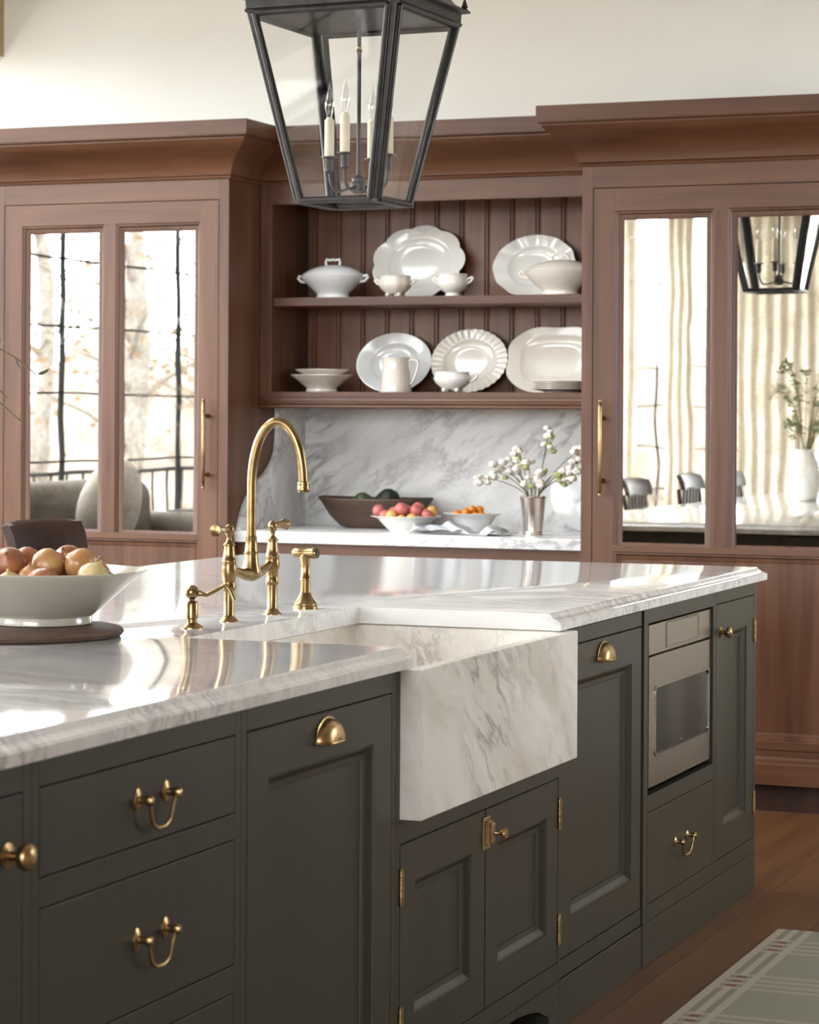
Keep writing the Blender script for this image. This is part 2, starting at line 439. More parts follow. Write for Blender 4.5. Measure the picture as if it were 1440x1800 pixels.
# ------------------------------------------------------------------ room shell
floor = struct(MB().box(XL - 0.2, XR + 0.2, YR - 0.2, YB + 0.2, -0.12, -0.012), 'floor', 'cavity')
pk_w, pk_l = 0.215, 2.60
pk = MB().box(0.0006, pk_w - 0.0006, 0.0006, pk_l - 0.0006, -0.012, 0.0)
pk_me = None
xi = 0
x = XL - 0.19
while x < XR + 0.1:
    y = YR - 0.15 - random.random() * pk_l
    while y < YB + 0.1:
        ya = max(y, YR - 0.19)
        if pk_me is None:
            p = pk.build('plank', 'oak', floor, bevel=0.0); pk_me = p.data
        else:
            p = link(bpy.data.objects.new('plank', pk_me)); p.parent = floor
        p.location = (x, y, 0)
        y += pk_l
    x += pk_w; xi += 1
struct(MB().box(XL - 0.2, XR + 0.2, YB, YB + 0.15, 0, ZC), 'wall_back', 'wall')
mb = MB()
for a in ((XL - 0.2, SKY[0], YR - 0.15, YB + 0.15), (SKY[1], XR + 0.2, YR - 0.15, YB + 0.15), (SKY[0], SKY[1], YR - 0.15, SKY[2]), (SKY[0], SKY[1], SKY[3], YB + 0.15)):
    mb.box(a[0], a[1], a[2], a[3], ZC, ZC + 0.15)
struct(mb, 'ceiling', 'ceiling')
def holed(opens, lo, hi):
    """rectangles of a wall around its openings"""
    R = []; a = lo
    for a0, a1, z0, z1 in sorted(opens):
        R.append((a, a0, 0, ZC)); R.append((a0, a1, 0, z0)); R.append((a0, a1, z1, ZC)); a = a1
    R.append((a, hi, 0, ZC)); return R
mb = MB()
for a0, a1, z0, z1 in holed(OPEN_L, YR, YB): mb.box(XL - 0.2, XL, a0, a1, z0, z1)
struct(mb, 'wall_left', 'wall')
mb = MB()
for a0, a1, z0, z1 in holed(OPEN_X, YR, YB): mb.box(XR, XR + 0.2, a0, a1, z0, z1)
struct(mb, 'wall_right', 'rwall')
mb = MB()
for a0, a1, z0, z1 in holed(OPEN_R, XL, XR): mb.box(a0, a1, YR - 0.2, YR, z0, z1)
struct(mb, 'wall_rear', 'wall')
struct(MB().box(XR - 0.018, XR, YR, 8.2, 0, 0.14), 'baseboard_right', 'ceiling')
struct(MB().box(-5.62, -5.37, 1.98, YB - 0.002, 2.80, ZC - 0.002), 'trim_1', 'beam')
struct(MB().box(XL, XR, 1.73, 1.98, 2.80, ZC - 0.002), 'trim_2', 'beam')
def window(n, side, a0, a1, z0, z1, nu, nv):
    fn = (lambda a, z, d: (XL - 0.10 + d, a, z)) if side == 'L' else (lambda a, z, d: (XR + 0.10 + d, a, z)) if side == 'X' else (lambda a, z, d: (a, YR - 0.10 + d, z))
    def bar(mb, a, b, c, d_, t=0.02):
        vs = [fn(p, q, r) for r in (-t, t) for q in (c, d_) for p in (a, b)]
        return mb.add(vs, [(0, 2, 3, 1), (4, 5, 7, 6), (0, 1, 5, 4), (2, 6, 7, 3), (0, 4, 6, 2), (1, 3, 7, 5)])
    fw = 0.045
    mb = MB(); bar(mb, a0, a0 + fw, z0, z1); bar(mb, a1 - fw, a1, z0, z1); bar(mb, a0 + fw, a1 - fw, z0, z0 + fw); bar(mb, a0 + fw, a1 - fw, z1 - fw, z1)
    w = struct(mb, 'window_%d' % n, 'black')
    us = [a0 + fw + (a1 - a0 - 2 * fw) * i / nu for i in range(nu + 1)]
    vs = [z0 + fw + (z1 - z0 - 2 * fw) * i / nv for i in range(nv + 1)]
    for u in us[1:-1]: bar(MB(), u - 0.007, u + 0.007, z0 + fw, z1 - fw, 0.014).build('muntin', 'black', w)
    for v in vs[1:-1]: bar(MB(), a0 + fw, a1 - fw, v - 0.0055, v + 0.0055, 0.010).build('muntin', 'black', w)
    for i in range(nu):
        for j in range(nv):
            bar(MB(), us[i], us[i + 1], vs[j], vs[j + 1], 0.003).build('pane', 'pane', w)
    return w
window(1, 'L', *OPEN_L[1], 6, 8)
window(2, 'L', *OPEN_L[0], 6, 8)
window(3, 'R', *OPEN_R[0], 4, 9)
window(4, 'R', *OPEN_R[1], 7, 9)
window(5, 'L', *OPEN_L[2], 2, 6)  # unseen, added to rake light across the back wall
window(6, 'X', *OPEN_X[0], 3, 4)
mb = MB()
for k in range(6):
    y = SKY[2] + (SKY[3] - SKY[2]) * k / 5; mb.box(SKY[0], SKY[1], y - 0.025, y + 0.025, ZC + 0.10, ZC + 0.15)
w7 = struct(mb, 'window_7', 'ceiling')
for k in range(5):
    MB().box(SKY[0], SKY[1], SKY[2] + (SKY[3] - SKY[2]) * k / 5 + 0.025, SKY[2] + (SKY[3] - SKY[2]) * (k + 1) / 5 - 0.025, ZC + 0.12, ZC + 0.126).build('pane', 'pane', w7)

# ------------------------------------------------------------------ walnut wall cabinets
YF = 8.28
CORNICE = [(0, 2.193), (0.007, 2.194), (0.010, 2.199), (0.007, 2.204), (0.004, 2.205), (0.010, 2.208), (0.011, 2.214), (0.017, 2.228),
           (0.027, 2.250), (0.041, 2.266), (0.059, 2.281), (0.080, 2.296), (0.098, 2.309), (0.110, 2.321), (0.115, 2.329), (0.115, 2.333),
           (0.120, 2.335), (0.126, 2.340), (0.126, 2.3435), (0.129, 2.3435), (0.129, 2.396), (0, 2.396)]
def pantry(x0, x1, hinge_left, label):
    """tall cabinet with one mirrored door; the pull sits on the side away from the hinges"""
    t = thing('pantry_cabinet', label, 'cabinet', ((x0 + x1) / 2, YF, 0), group='walnut pantry cabinets with antique mirror doors')
    MB().box(x0, x0 + 0.02, YF, YB - 0.003, 0.09, 2.2).build('side_panel', 'walnut_v', t, bevel=0.001)
    MB().box(x1 - 0.02, x1, YF, YB - 0.003, 0.09, 2.2).build('side_panel', 'walnut_v', t, bevel=0.001)
    MB().box(x0 + 0.02, x1 - 0.02, YF + 0.045, YB - 0.003, 0.09, 2.2).build('carcass', 'cavity', t)
    d0, d1, dz0, dz1 = x0 + 0.0395, x1 - 0.0395, 0.205, 2.119
    for a, b in ((x0 + 0.0001, d0), (d1, x1 - 0.0001)):
        MB().box(a, b, YF - 0.0008, YF + 0.022, 0.16, 2.2).build('stile', 'walnut_v', t, bevel=0.0008)
    MB().box(d0, d1, YF - 0.0005, YF + 0.022, dz1, 2.2).build('frieze_rail', 'walnut_h', t, bevel=0.0008)
    MB().box(d0, d1, YF - 0.0005, YF + 0.022, 0.16, dz0).build('bottom_rail', 'walnut_h', t, bevel=0.0008)
    mb = MB()
    def run(ye):
        return [(x0, YB - 0.003), (x0, YF), (x1, YF), (x1, ye)] if hinge_left else [(x0, ye), (x0, YF), (x1, YF), (x1, YB - 0.003)]
    moulding(mb, run(8.5505), CORNICE, not hinge_left, hinge_left).build('cornice', 'walnut_h', t, smooth=30)
    mb = MB()
    moulding(mb, run(8.3595), [(0, 0.092), (0.018, 0.092), (0.018, 0.160), (0.015, 0.164), (0.010, 0.167), (0.010, 0.176), (0.006, 0.184), (0, 0.186)]).build('base_moulding', 'walnut_h', t, smooth=30)
    MB().box(x0 + 0.01, x1 - 0.01, YF + 0.012, YB - 0.003, 0.0, 0.092).build('toe_kick', 'dark_wood', t)
    # the door
    g = 0.0025
    a0, a1, c0, c1 = d0 + g, d1 - g, dz0 + g, dz1 - g
    fn = FW(YF)
    wd = a1 - a0
    st = 0.0755
    ow = (wd - 2 * st - 0.050) / 2
    o1, o2 = (a0 + st, a0 + st + ow), (a1 - st - ow, a1 - st)
    zt, zm0, zm1, zb = 2.037, 0.862, 0.884, 0.235
    mb = MB()
    def blk(u0, u1, v0, v1): mb.box(u0, u1, YF, YF + 0.022, v0, v1)
    blk(a0, o1[0], c0, c1); blk(o2[1], a1, c0, c1); blk(o1[1], o2[0], zm1, zt)
    door = mb.build('door', 'walnut_v', t, bevel=0.0006)
    for v0, v1 in ((zt, c1), (zm0, zm1), (c0, zb)):
        MB().box(o1[0], o2[1], YF, YF + 0.022, v0, v1).build('rail', 'walnut_h', door, bevel=0.0006)
    bead = [(0, 0.001), (0.003, 0.004), (0.007, 0.0035), (0.010, 0.006), (0.012, 0.011), (0.022, 0.0125), (0.030, 0.016), (0.031, 0.022)]
    for o in (o1, o2):
        ring(MB(), fn, o[0], o[1], zm1 - 0.02, zt, bead).build('glazing_bead', 'walnut_v', door, smooth=30)
        MB().box(o[0] + 0.029, o[1] - 0.029, YF + 0.0165, YF + 0.0215, zm1 + 0.002, zt - 0.029).build('mirror_pane', 'mirror', door)
    ring(MB(), fn, o1[0], o2[1], zb, zm0, bead).build('panel_bead', 'walnut_v', door, smooth=30)
    MB().box(o1[0] + 0.028, o2[1] - 0.028, YF + 0.015, YF + 0.0215, zb + 0.028, zm0 - 0.012).build('lower_panel', 'walnut_v', door)
    hx = a1 - st / 2 - 0.002 if hinge_left else a0 + st / 2
    h = MB()
    h.lathe([(0.0005, 1.052), (0.005, 1.054), (0.006, 1.058), (0.004, 1.063), (0.007, 1.066), (0.0075, 1.069), (0.005, 1.072), (0.0068, 1.078),
             (0.0068, 1.360), (0.005, 1.366), (0.0075, 1.369), (0.007, 1.372), (0.004, 1.375), (0.006, 1.380), (0.005, 1.384), (0.0005, 1.386)], (hx, YF - 0.038, 0), 16)
    for z in (1.106, 1.322):
        h.tube([(hx, YF - 0.038, z), (hx, YF - 0.010, z), (hx, YF - 0.006, z), (hx, YF + 0.0005, z)], [0.005, 0.005, 0.008, 0.009], 14)
    h.build('door_pull', 'brass', door, smooth=40)
    return t
XCL, XCR = -4.002, -2.644
pantry(XCL - 0.987, XCL, True, 'tall walnut cabinet whose mirrors reflect the bright window and armchair')
pantry(XCR, XCR + 0.987, False, 'tall walnut cabinet whose mirrors reflect curtains and the lantern')

# display hutch between them
YH, YBD = 8.55, 8.89
HX0, HX1 = XCL + 0.0015, XCR - 0.0015
t = thing('display_hutch', 'open walnut hutch with beaded back boards and two shelves of white dishes', 'hutch', ((HX0 + HX1) / 2, YH, 1.35))
for a, b in ((HX0, HX0 + 0.047), (HX1 - 0.047, HX1)):
    MB().box(a, b, YH, YH + 0.022, 1.404, 2.2).build('stile', 'walnut_v', t, bevel=0.001)
    MB().box(a, b - 0.001 if a == HX0 else b, YH + 0.022, YBD + 0.012, 1.404, 2.2).build('side_panel', 'walnut_v', t)
IX0, IX1 = HX0 + 0.047, HX1 - 0.047
MB().box(IX0, IX1, YH, YH + 0.022, 2.117, 2.2).build('top_rail', 'walnut_h', t, bevel=0.001)
mb = MB(); moulding(mb, [(HX0 - 0.001, YH), (HX1 + 0.001, YH)], CORNICE, 1, 1).build('cornice', 'walnut_h', t, smooth=30)
MB().box(HX0, HX1, YH + 0.003, YB - 0.003, 2.2, 2.392).build('top_panel', 'walnut_h', t)
MB().box(IX0, IX1, YH + 0.015, YBD, 1.735, 1.768).build('shelf', 'walnut_h', t, bevel=0.003)
MB().box(HX0, HX1, YH + 0.001, YBD + 0.012, 1.392, 1.4138).build('shelf', 'walnut_h', t, bevel=0.002)
mb = MB(); moulding(mb, [(HX0 + 0.002, YH + 0.001), (HX1 - 0.002, YH + 0.001)], [(0, 1.352), (0.012, 1.352), (0.016, 1.354), (0.0175, 1.3585), (0.016, 1.363), (0.012, 1.365),
     (0.009, 1.368), (0.011, 1.372), (0.0105, 1.376), (0.006, 1.379), (0.004, 1.383), (0.003, 1.392), (0, 1.392)]).build('shelf_moulding', 'walnut_h', t, smooth=30)
MB().box(HX0, HX1, YH + 0.001, YBD + 0.012, 1.356, 1.392).build('bottom_panel', 'walnut_h', t)
bw = 0.1013
prof = [(0.0022, 0.0), (0.0800, 0.0), (0.0812, 0.0065), (0.0850, 0.0070), (0.0860, 0.0025), (0.0885, 0.0), (0.0925, 0.0), (0.0950, 0.0025), (0.0958, 0.0070), (0.0998, 0.0070), (0.0998, 0.0110), (0.0012, 0.0110), (0.0012, 0.0065)]
pm = MB().prism(prof, lambda u, v, a: (u, v, a), 1.4138, 2.2)
b_me = None
k0 = -3.82 - 2 * bw - 0.0935
for k in range(-0, 14):
    bx_ = k0 + k * bw
    lo, hi = bx_, bx_ + bw
    if hi < IX0 + 0.01 or lo > IX1 - 0.01: continue
    if lo < IX0 or hi > IX1:
        lo2, hi2 = max(lo, IX0), min(hi, IX1)
        pp = [(min(max(u, lo2 - bx_), hi2 - bx_), v) for u, v in prof]
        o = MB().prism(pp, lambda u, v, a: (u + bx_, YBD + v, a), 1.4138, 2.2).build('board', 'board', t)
        continue
    if b_me is None:
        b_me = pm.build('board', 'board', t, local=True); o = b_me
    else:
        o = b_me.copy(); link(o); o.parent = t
    o.location = Vector((bx_, YBD, 0)) - ROOT[t.name]

# base cabinet, counter and splash below the hutch
t = thing('base_cabinet', 'low walnut cabinet under the hutch counter of veined marble', 'cabinet', ((HX0 + HX1) / 2, 8.36, 0))
MB().box(HX0, HX1, 8.382, YB - 0.003, 0.09, 0.858).build('carcass', 'walnut_v', t)
MB().box(HX0, HX1, 8.36, 8.382, 0.80, 0.858).build('top_rail', 'walnut_h', t, bevel=0.001)
MB().box(HX0 + 0.01, HX1 - 0.01, 8.42, YB - 0.003, 0.0, 0.09).build('toe_kick', 'dark_wood', t)
for i in range(2):
    a = HX0 + 0.03 + i * (HX1 - HX0 - 0.03) / 2; b = a + (HX1 - HX0) / 2 - 0.045
    dr = MB()
    ring(dr, FW(8.36), a, b, 0.12, 0.797, [(0, 0.021), (0, 0), (0.075, 0), (0.08, 0.004), (0.095, 0.012), (0.10, 0.012)], True)
    d = dr.build('door', 'walnut_v', t, smooth=30)
    MB().lathe([(0.011, 0.0), (0.006, -0.006), (0.006, -0.014), (0.013, -0.020), (0.014, -0.026), (0.008, -0.031), (0.0005, -0.032)], ((b - 0.035) if i == 0 else (a + 0.035), 8.36, 0.70), 16, axis='Y').build('knob', 'brass', d, smooth=40)
cpts = [(8.333, 0.859), (8.333, 0.893), (8.336, 0.898), (8.341, 0.900), (8.937, 0.900), (8.937, 0.859)]
single(MB().prism(cpts, lambda u, v, a: (a, u, v), HX0 + 0.0005, HX1 - 0.0005), 'marble_counter', 'backtop', 'white marble counter running under the hutch between the walnut cabinets', 'counter', ((HX0 + HX1) / 2, 8.6, 0.859), smooth=30)
single(MB().box(HX0 + 0.001, HX1 - 0.001, 8.938, YB - 0.004, 0.862, 1.355), 'marble_backsplash', 'splash', 'grey veined marble slab standing against the wall behind the hutch counter', 'backsplash', ((HX0 + HX1) / 2, 8.955, 0.862))
sc_pts = [(8.936, 0.9008), (8.936, 1.3545), (8.684, 1.3545), (8.6845, 1.27), (8.682, 1.225), (8.672, 1.190), (8.652, 1.160), (8.625, 1.135), (8.590, 1.112), (8.555, 1.097),
          (8.518, 1.084), (8.498, 1.0735), (8.480, 1.062), (8.450, 1.040), (8.420, 1.015), (8.395, 0.990), (8.370, 0.955), (8.352, 0.920), (8.346, 0.9008)]
single(MB().prism(sc_pts, lambda u, v, a: (a, u, v), HX0 + 0.0005, HX0 + 0.016), 'marble_side_splash', 'splash', 'marble side slab with a scrolled front edge on the cabinet side above the counter', 'backsplash', (HX0 + 0.008, 8.7, 0.9008))

# ------------------------------------------------------------------ island
FX = -1.687
XB = -2.92           # seating-side face of the island carcass
ZU = 0.869           # underside of the worktop
GAP = 0.0022
fi = FI(FX)
DOORP = [(0.082, 0.0005), (0.083, 0.0035), (0.0875, 0.0045), (0.0975, 0.0125), (0.1085, 0.0135), (0.1095, 0.0175), (0.1115, 0.0175)]
def unit(name, label, y0, y1, zb=0.105, top=ZU - 0.0006, plinth=True):
    t = thing(name, label, 'cabinet', (FX, (y0 + y1) / 2, 0), group='olive grey island cabinets')
    MB().box(FX - 0.58, FX - 0.026, y0 + 0.0006, y1 - 0.0006, 0.10, min(top, 0.86)).build('carcass', 'cavity', t)
    if plinth:
        MB().box(FX - 0.50, FX - 0.0015, y0 + 0.0004, y1 - 0.0004, 0.0, zb - 0.0018).build('plinth', 'paint', t, bevel=0.0012)
    return t
def bar(t, name, y0, y1, z0, z1, d=0.0):
    return MB().box(FX - 0.024, FX - d, y0, y1, z0, z1).build(name, 'paint', t, bevel=0.0008)
def slab(t, name, y0, y1, z0, z1, d=0.0):
    return MB().box(FX - 0.023, FX - d, y0 + GAP, y1 - GAP, z0 + GAP, z1 - GAP).build(name, 'paint', t, bevel=0.0010)
def panel_door(t, name, y0, y1, z0, z1, inset=0.082, d=0.0, ztop=None):
    fn = FI(FX - d)
    a0, a1, c0, c1 = y0 + GAP, y1 - GAP, z0 + GAP, z1 - GAP
    mb = MB(); ring(mb, fn, a0, a1, c0, c1, [(0.001, 0.023), (0, 0.022), (0, 0.001), (0.001, 0), (inset - GAP, 0), (inset - GAP, 0.004)])
    o = mb.build(name, 'paint', t)
    s = inset - 0.082 - GAP
    pr_ = [(i + s, dd) for i, dd in DOORP]
    ring(MB(), fn, a0, a1, c0, c1, pr_).build('panel_moulding', 'paint', o)
    i = pr_[-1][0] - 0.001
    MB().box(FX - d - 0.023, FX - d - 0.0165, a0 + i, a1 - i, c0 + i, c1 - i).build('panel', 'paint', o)
    return o
def cup_pull(parent, y, z, w=0.101, h=0.043, d=0.024):
    mb = MB(); n = 18; L = []
    rows = [(1.0, 0.0), (1.0, 0.0022), (0.93, 0.0030), (0.91, 0.006), (0.88, 0.011), (0.80, 0.0165), (0.66, 0.021), (0.45, 0.0235), (0.22, 0.0245), (0.02, 0.0247)]
    for s_, dx in rows:
        L.append([(FX + dx, y + w / 2 * s_ * math.cos(math.pi * k / n), z + h * s_ * math.sin(math.pi * k / n) + 0.0) for k in range(n + 1)])
    mb.loops(L, False, False, closed=False)
    mb.tube([(FX + 0.003 + 0.0215 * math.cos(a), y + w / 2 * 0.93 * math.sin(a), z + 0.0012) for a in [math.pi * (k / 14 - 0.5) for k in range(15)]], 0.0022, 8)
    o = mb.build('cup_pull', 'brass_dull', parent, smooth=40, recalc=False)
    m_ = o.modifiers.new('shell', 'SOLIDIFY'); m_.thickness = 0.0015; m_.offset = 0
    return o
def bail_pull(parent, y, z, w=0.089, drop=0.045, rose=0.014):
    for s_ in (-1, 1):
        yy = y + s_ * w / 2
        MB().lathe([(rose, 0.0), (rose, 0.0015), (rose * 0.8, 0.003), (0.005, 0.0045), (0.0042, 0.012), (0.006, 0.016), (0.0062, 0.022), (0.004, 0.026), (0.0005, 0.027)], (FX, yy, z), 18, axis='X', sx=0.85, sy=1.25).build('rosette', 'brass_dull', parent, smooth=40)
    P = []
    for k in range(29):
        a = k / 28 * 2 - 1
        yy = y + w / 2 * (1.08 if abs(a) > 0.93 else 1) * (a if abs(a) < 0.6 else math.copysign(0.6 + (abs(a) - 0.6) * 1.0, a))
        yy = y + math.copysign(w / 2 * (0.60 * min(1, abs(a) / 0.42) if abs(a) < 0.42 else 0.60 + 0.04 * math.sin((abs(a) - 0.42) / 0.58 * math.pi) * 3 + 0.40 * ((abs(a) - 0.42) / 0.58) ** 3), a) if a else y
        zz = z - drop * (1 - max(0, (abs(a) - 0.16) / 0.84) ** 1.4) if abs(a) > 0.16 else z - drop
        P.append((FX + 0.0185 - 0.003 * (1 - abs(a)), yy, zz))
    MB().tube(P, [0.0022 + 0.0014 * (1 - abs(k / 14 - 1)) for k in range(29)], 10).build('bail', 'brass_dull', parent, smooth=60)
def knob(parent, y, z, r=0.0165):
    k = r / 0.0165
    MB().lathe([(0.0155 * k, 0.0), (0.0155 * k, 0.0015), (0.012 * k, 0.003), (0.0062 * k, 0.006), (0.0058 * k, 0.013 * k), (0.008 * k, 0.017 * k), (0.0145 * k, 0.020 * k), (0.0168 * k, 0.025 * k),
                (0.0165 * k, 0.030 * k), (0.013 * k, 0.0345 * k), (0.006 * k, 0.0365 * k), (0.0004, 0.037 * k)], (FX, y, z), 24, axis='X').build('knob', 'brass_dull', parent, smooth=40)
def hinge(parent, y, z0, z1):
    zm = (z0 + z1) / 2; h = (z1 - z0) / 2
    prof = [(0.0004, -h - 0.003), (0.0028, -h - 0.002), (0.0028, -h), (0.0045, -h + 0.0005)]
    for k in range(5):
        a = -h + 0.001 + k * (2 * h - 0.002) / 5; b = a + (2 * h - 0.002) / 5
        prof += [(0.0048, a + 0.0006), (0.0048, b - 0.0006), (0.0040, b)]
    prof += [(0.0028, h), (0.0028, h + 0.002), (0.0004, h + 0.003)]
    mb = MB().lathe(prof, (FX + 0.003, y, zm), 12)
    mb.build('hinge', 'brass_dull', parent, smooth=40)

# storage cabinet at the cut-off end
t = unit('end_cabinet', 'olive grey island cabinet with a round brass knob beside the drawer stack', 2.05, 2.899)
bar(t, 'stile', 2.8780, 2.8992, 0.105, ZU - 0.0006); bar(t, 'stile', 2.05, 2.09, 0.105, ZU - 0.0006)
bar(t, 'top_rail', 2.09, 2.8780, 0.827, ZU - 0.0006); bar(t, 'bottom_rail', 2.09, 2.8780, 0.105, 0.145)
d = slab(t, 'door', 2.09, 2.8780, 0.145, 0.827)
knob(d, 2.838, 0.749, 0.018)
# drawer stack
t = unit('drawer_cabinet', 'olive grey island cabinet with three plain drawers and brass bail pulls', 2.8996, 3.5446)
bar(t, 'stile', 2.8998, 2.9195, 0.105, ZU - 0.0006); bar(t, 'stile', 3.5235, 3.5444, 0.105, ZU - 0.0006)
for z0, z1 in ((0.827, ZU - 0.0006), (0.664, 0.7035), (0.425, 0.467), (0.105, 0.145)):
    bar(t, 'rail', 2.9195, 3.5235, z0, z1)
for z0, z1, zp in ((0.7035, 0.827, 0.771), (0.467, 0.664, 0.570), (0.145, 0.425, 0.29)):
    d = slab(t, 'drawer', 2.9195, 3.5235, z0, z1)
    bail_pull(d, 3.243, zp, rose=0.0135)
# panelled dishwasher
t = unit('panelled_dishwasher', 'tall olive grey panelled front with a brass cup pull beside the drawer stack', 3.5450, 4.1965)
bar(t, 'stile', 3.5452, 3.5655, 0.105, ZU - 0.0006); bar(t, 'stile', 4.1755, 4.1963, 0.105, ZU - 0.0006)
bar(t, 'top_rail', 3.5655, 4.1755, 0.827, ZU - 0.0006); bar(t, 'bottom_rail', 3.5655, 4.1755, 0.105, 0.145)
d = panel_door(t, 'door', 3.5655, 4.1755, 0.145, 0.827)
cup_pull(d, 3.879, 0.7735)
# sink base
SY0, SY1 = 4.2160, 5.1310
t = unit('sink_cabinet', 'olive grey cabinet under the marble sink with two panelled doors and a latch', 4.1969, 5.1555, top=0.58, plinth=False)
bar(t, 'stile', 4.1971, 4.2158, 0.105, ZU - 0.0006); bar(t, 'stile', 5.1375, 5.1553, 0.105, 0.590)
bar(t, 'top_rail', 4.2158, 5.1375, 0.546, 0.590); bar(t, 'bottom_rail', 4.2158, 5.1375, 0.105, 0.145)
d1 = panel_door(t, 'door', 4.2165, 4.6740, 0.145, 0.546, 0.076)
d2 = panel_door(t, 'door', 4.6740, 5.1365, 0.145, 0.546, 0.076)
for z0, z1 in ((0.436, 0.501), (0.187, 0.250)):
    hinge(d1, 4.2175, z0, z1); hinge(d2, 5.1375, z0, z1)
lt = MB().box(FX, FX + 0.004, 4.655, 4.694, 0.466, 0.530).box(FX + 0.004, FX + 0.012, 4.662, 4.690, 0.476, 0.522).build('latch_plate', 'brass_dull', d2, bevel=0.001)
MB().box(FX + 0.012, FX + 0.018, 4.668, 4.684, 0.479, 0.519).build('latch_case', 'brass_dull', d2, bevel=0.001)
MB().lathe([(0.006, 0.018), (0.004, 0.021), (0.0038, 0.030), (0.009, 0.036), (0.0115, 0.040), (0.010, 0.044), (0.0005, 0.045)], (FX, 4.676, 0.499), 16, axis='X').build('latch_knob', 'brass_dull', d2, smooth=40)
# arched plinth under the sink
pz = 0.103; arch = [(4.1975, 0.0), (4.1975, pz), (5.155, pz), (5.155, 0.0), (5.085, 0.0)]
for k in range(1, 12):
    a = k / 12
    if a < 0.08: continue
    yy = 5.083 - a * (5.083 - 4.268); zz = 0.048 + 0.036 * min(1, math.sin(math.pi * a) * 1.5) ** 0.7
    if k == 1: arch.append((5.083, 0.040))
    arch.append((yy, zz))
arch += [(4.268, 0.040), (4.266, 0.0)]
MB().prism(arch, lambda u, v, a: (a, u, v), FX - 0.03, FX - 0.0015).build('arched_plinth', 'paint', t)
MB().box(FX - 0.50, FX - 0.10, 4.20, 5.15, 0.0, 0.099).build('toe_kick', 'cavity', t)
# second appliance front
t = unit('panelled_refrigerator', 'tall olive grey panelled front with a cup pull between sink and microwave', 5.1560, 5.7860)
d = panel_door(t, 'door', 5.1560, 5.7840, 0.145, 0.8245, 0.082, d=0.004)
MB().box(FX - 0.024, FX - 0.004, 5.1565, 5.7840, 0.8250, 0.8600).build('top_strip', 'paint', t, bevel=0.0008)
MB().box(FX - 0.024, FX - 0.004, 5.1565, 5.7840, 0.106, 0.1445).build('bottom_rail', 'paint', t, bevel=0.0008)
FX_keep = FX; FX = FX - 0.004
cup_pull(d, 5.470, 0.771)
FX = FX_keep
# microwave cabinet
MY0, MY1, MZ0, MZ1 = 5.826, 6.440, 0.410, 0.827
t = thing('microwave_cabinet', 'olive grey island cabinet holding the microwave above one drawer', 'cabinet', (FX, 6.12, 0), group='olive grey island cabinets')
MB().box(FX - 0.58, FX - 0.026, 5.7910, 6.4555, 0.10, 0.392).build('carcass', 'cavity', t)
MB().box(FX - 0.50, FX, 5.7905, 6.4558, 0.0, 0.1032).build('plinth', 'paint', t, bevel=0.0012)
bar(t, 'stile', 5.7905, MY0, 0.105, ZU - 0.0006); bar(t, 'stile', MY1, 6.4558, 0.105, ZU - 0.0006)
for z0, z1 in ((MZ1, ZU - 0.0006), (0.3695, MZ0), (0.105, 0.146)): bar(t, 'rail', MY0, MY1, z0, z1)
d = slab(t, 'drawer', MY0, MY1, 0.146, 0.3695)
bail_pull(d, 6.132, 0.262, w=0.112, drop=0.040, rose=0.010)
MB().box(FX - 0.58, FX - 0.026, 5.7910, 5.806, 0.392, 0.86).box(FX - 0.58, FX - 0.026, 6.444, 6.4555, 0.392, 0.86).box(FX - 0.58, FX - 0.56, 5.806, 6.444, 0.392, 0.86).build('oven_niche', 'cavity', t)
# narrow cabinet at the far corner
t = thing('narrow_cabinet', 'narrow olive grey end cabinet with small brass knob beside the microwave', 'cabinet', (FX, 6.68, 0), group='olive grey island cabinets')
MB().box(FX - 0.58, FX - 0.026, 6.4565, 6.9075, 0.10, 0.86).build('carcass', 'paint', t)
MB().box(FX - 0.58, FX, 6.4562, 6.9080, 0.0, 0.1032).build('plinth', 'paint', t, bevel=0.0012)
bar(t, 'stile', 6.4562, 6.4705, 0.105, ZU - 0.0006); bar(t, 'stile', 6.8840, 6.9080, 0.105, ZU - 0.0006)
bar(t, 'rail', 6.4705, 6.8840, 0.830, ZU - 0.0006); bar(t, 'rail', 6.4705, 6.8840, 0.105, 0.146)
d = panel_door(t, 'door', 6.4705, 6.8840, 0.146, 0.830, 0.082)
knob(d, 6.514, 0.753, 0.0150)
hinge(d, 6.8845, 0.699, 0.758); hinge(d, 6.8845, 0.215, 0.278)
# seating side of the island
t = thing('island_back_cabinet', 'olive grey panelled seating side of the island behind the chairs', 'cabinet', (-2.6, 4.48, 0), group='olive grey island cabinets')
MB().box(XB, FX - 0.582, 2.05, 6.908, 0.0, 0.60).box(XB, FX - 0.582, 2.05, 4.15, 0.60, ZU - 0.0006).box(XB, FX - 0.582, 5.18, 6.908, 0.60, ZU - 0.0006).box(XB, -2.28, 4.15, 5.18, 0.60, ZU - 0.0006).build('carcass', 'paint', t)
for k in range(6):
    a = 2.05 + k * 0.81
    mb = MB(); ring(mb, lambda u, v, d_: (XB - 0.02 + d_, u, v), a + 0.01, a + 0.80, 0.11, 0.86, [(0, 0.02), (0, 0), (0.08, 0), (0.09, 0.01), (0.10, 0.012)], True)
    mb.build('panel', 'paint', t)

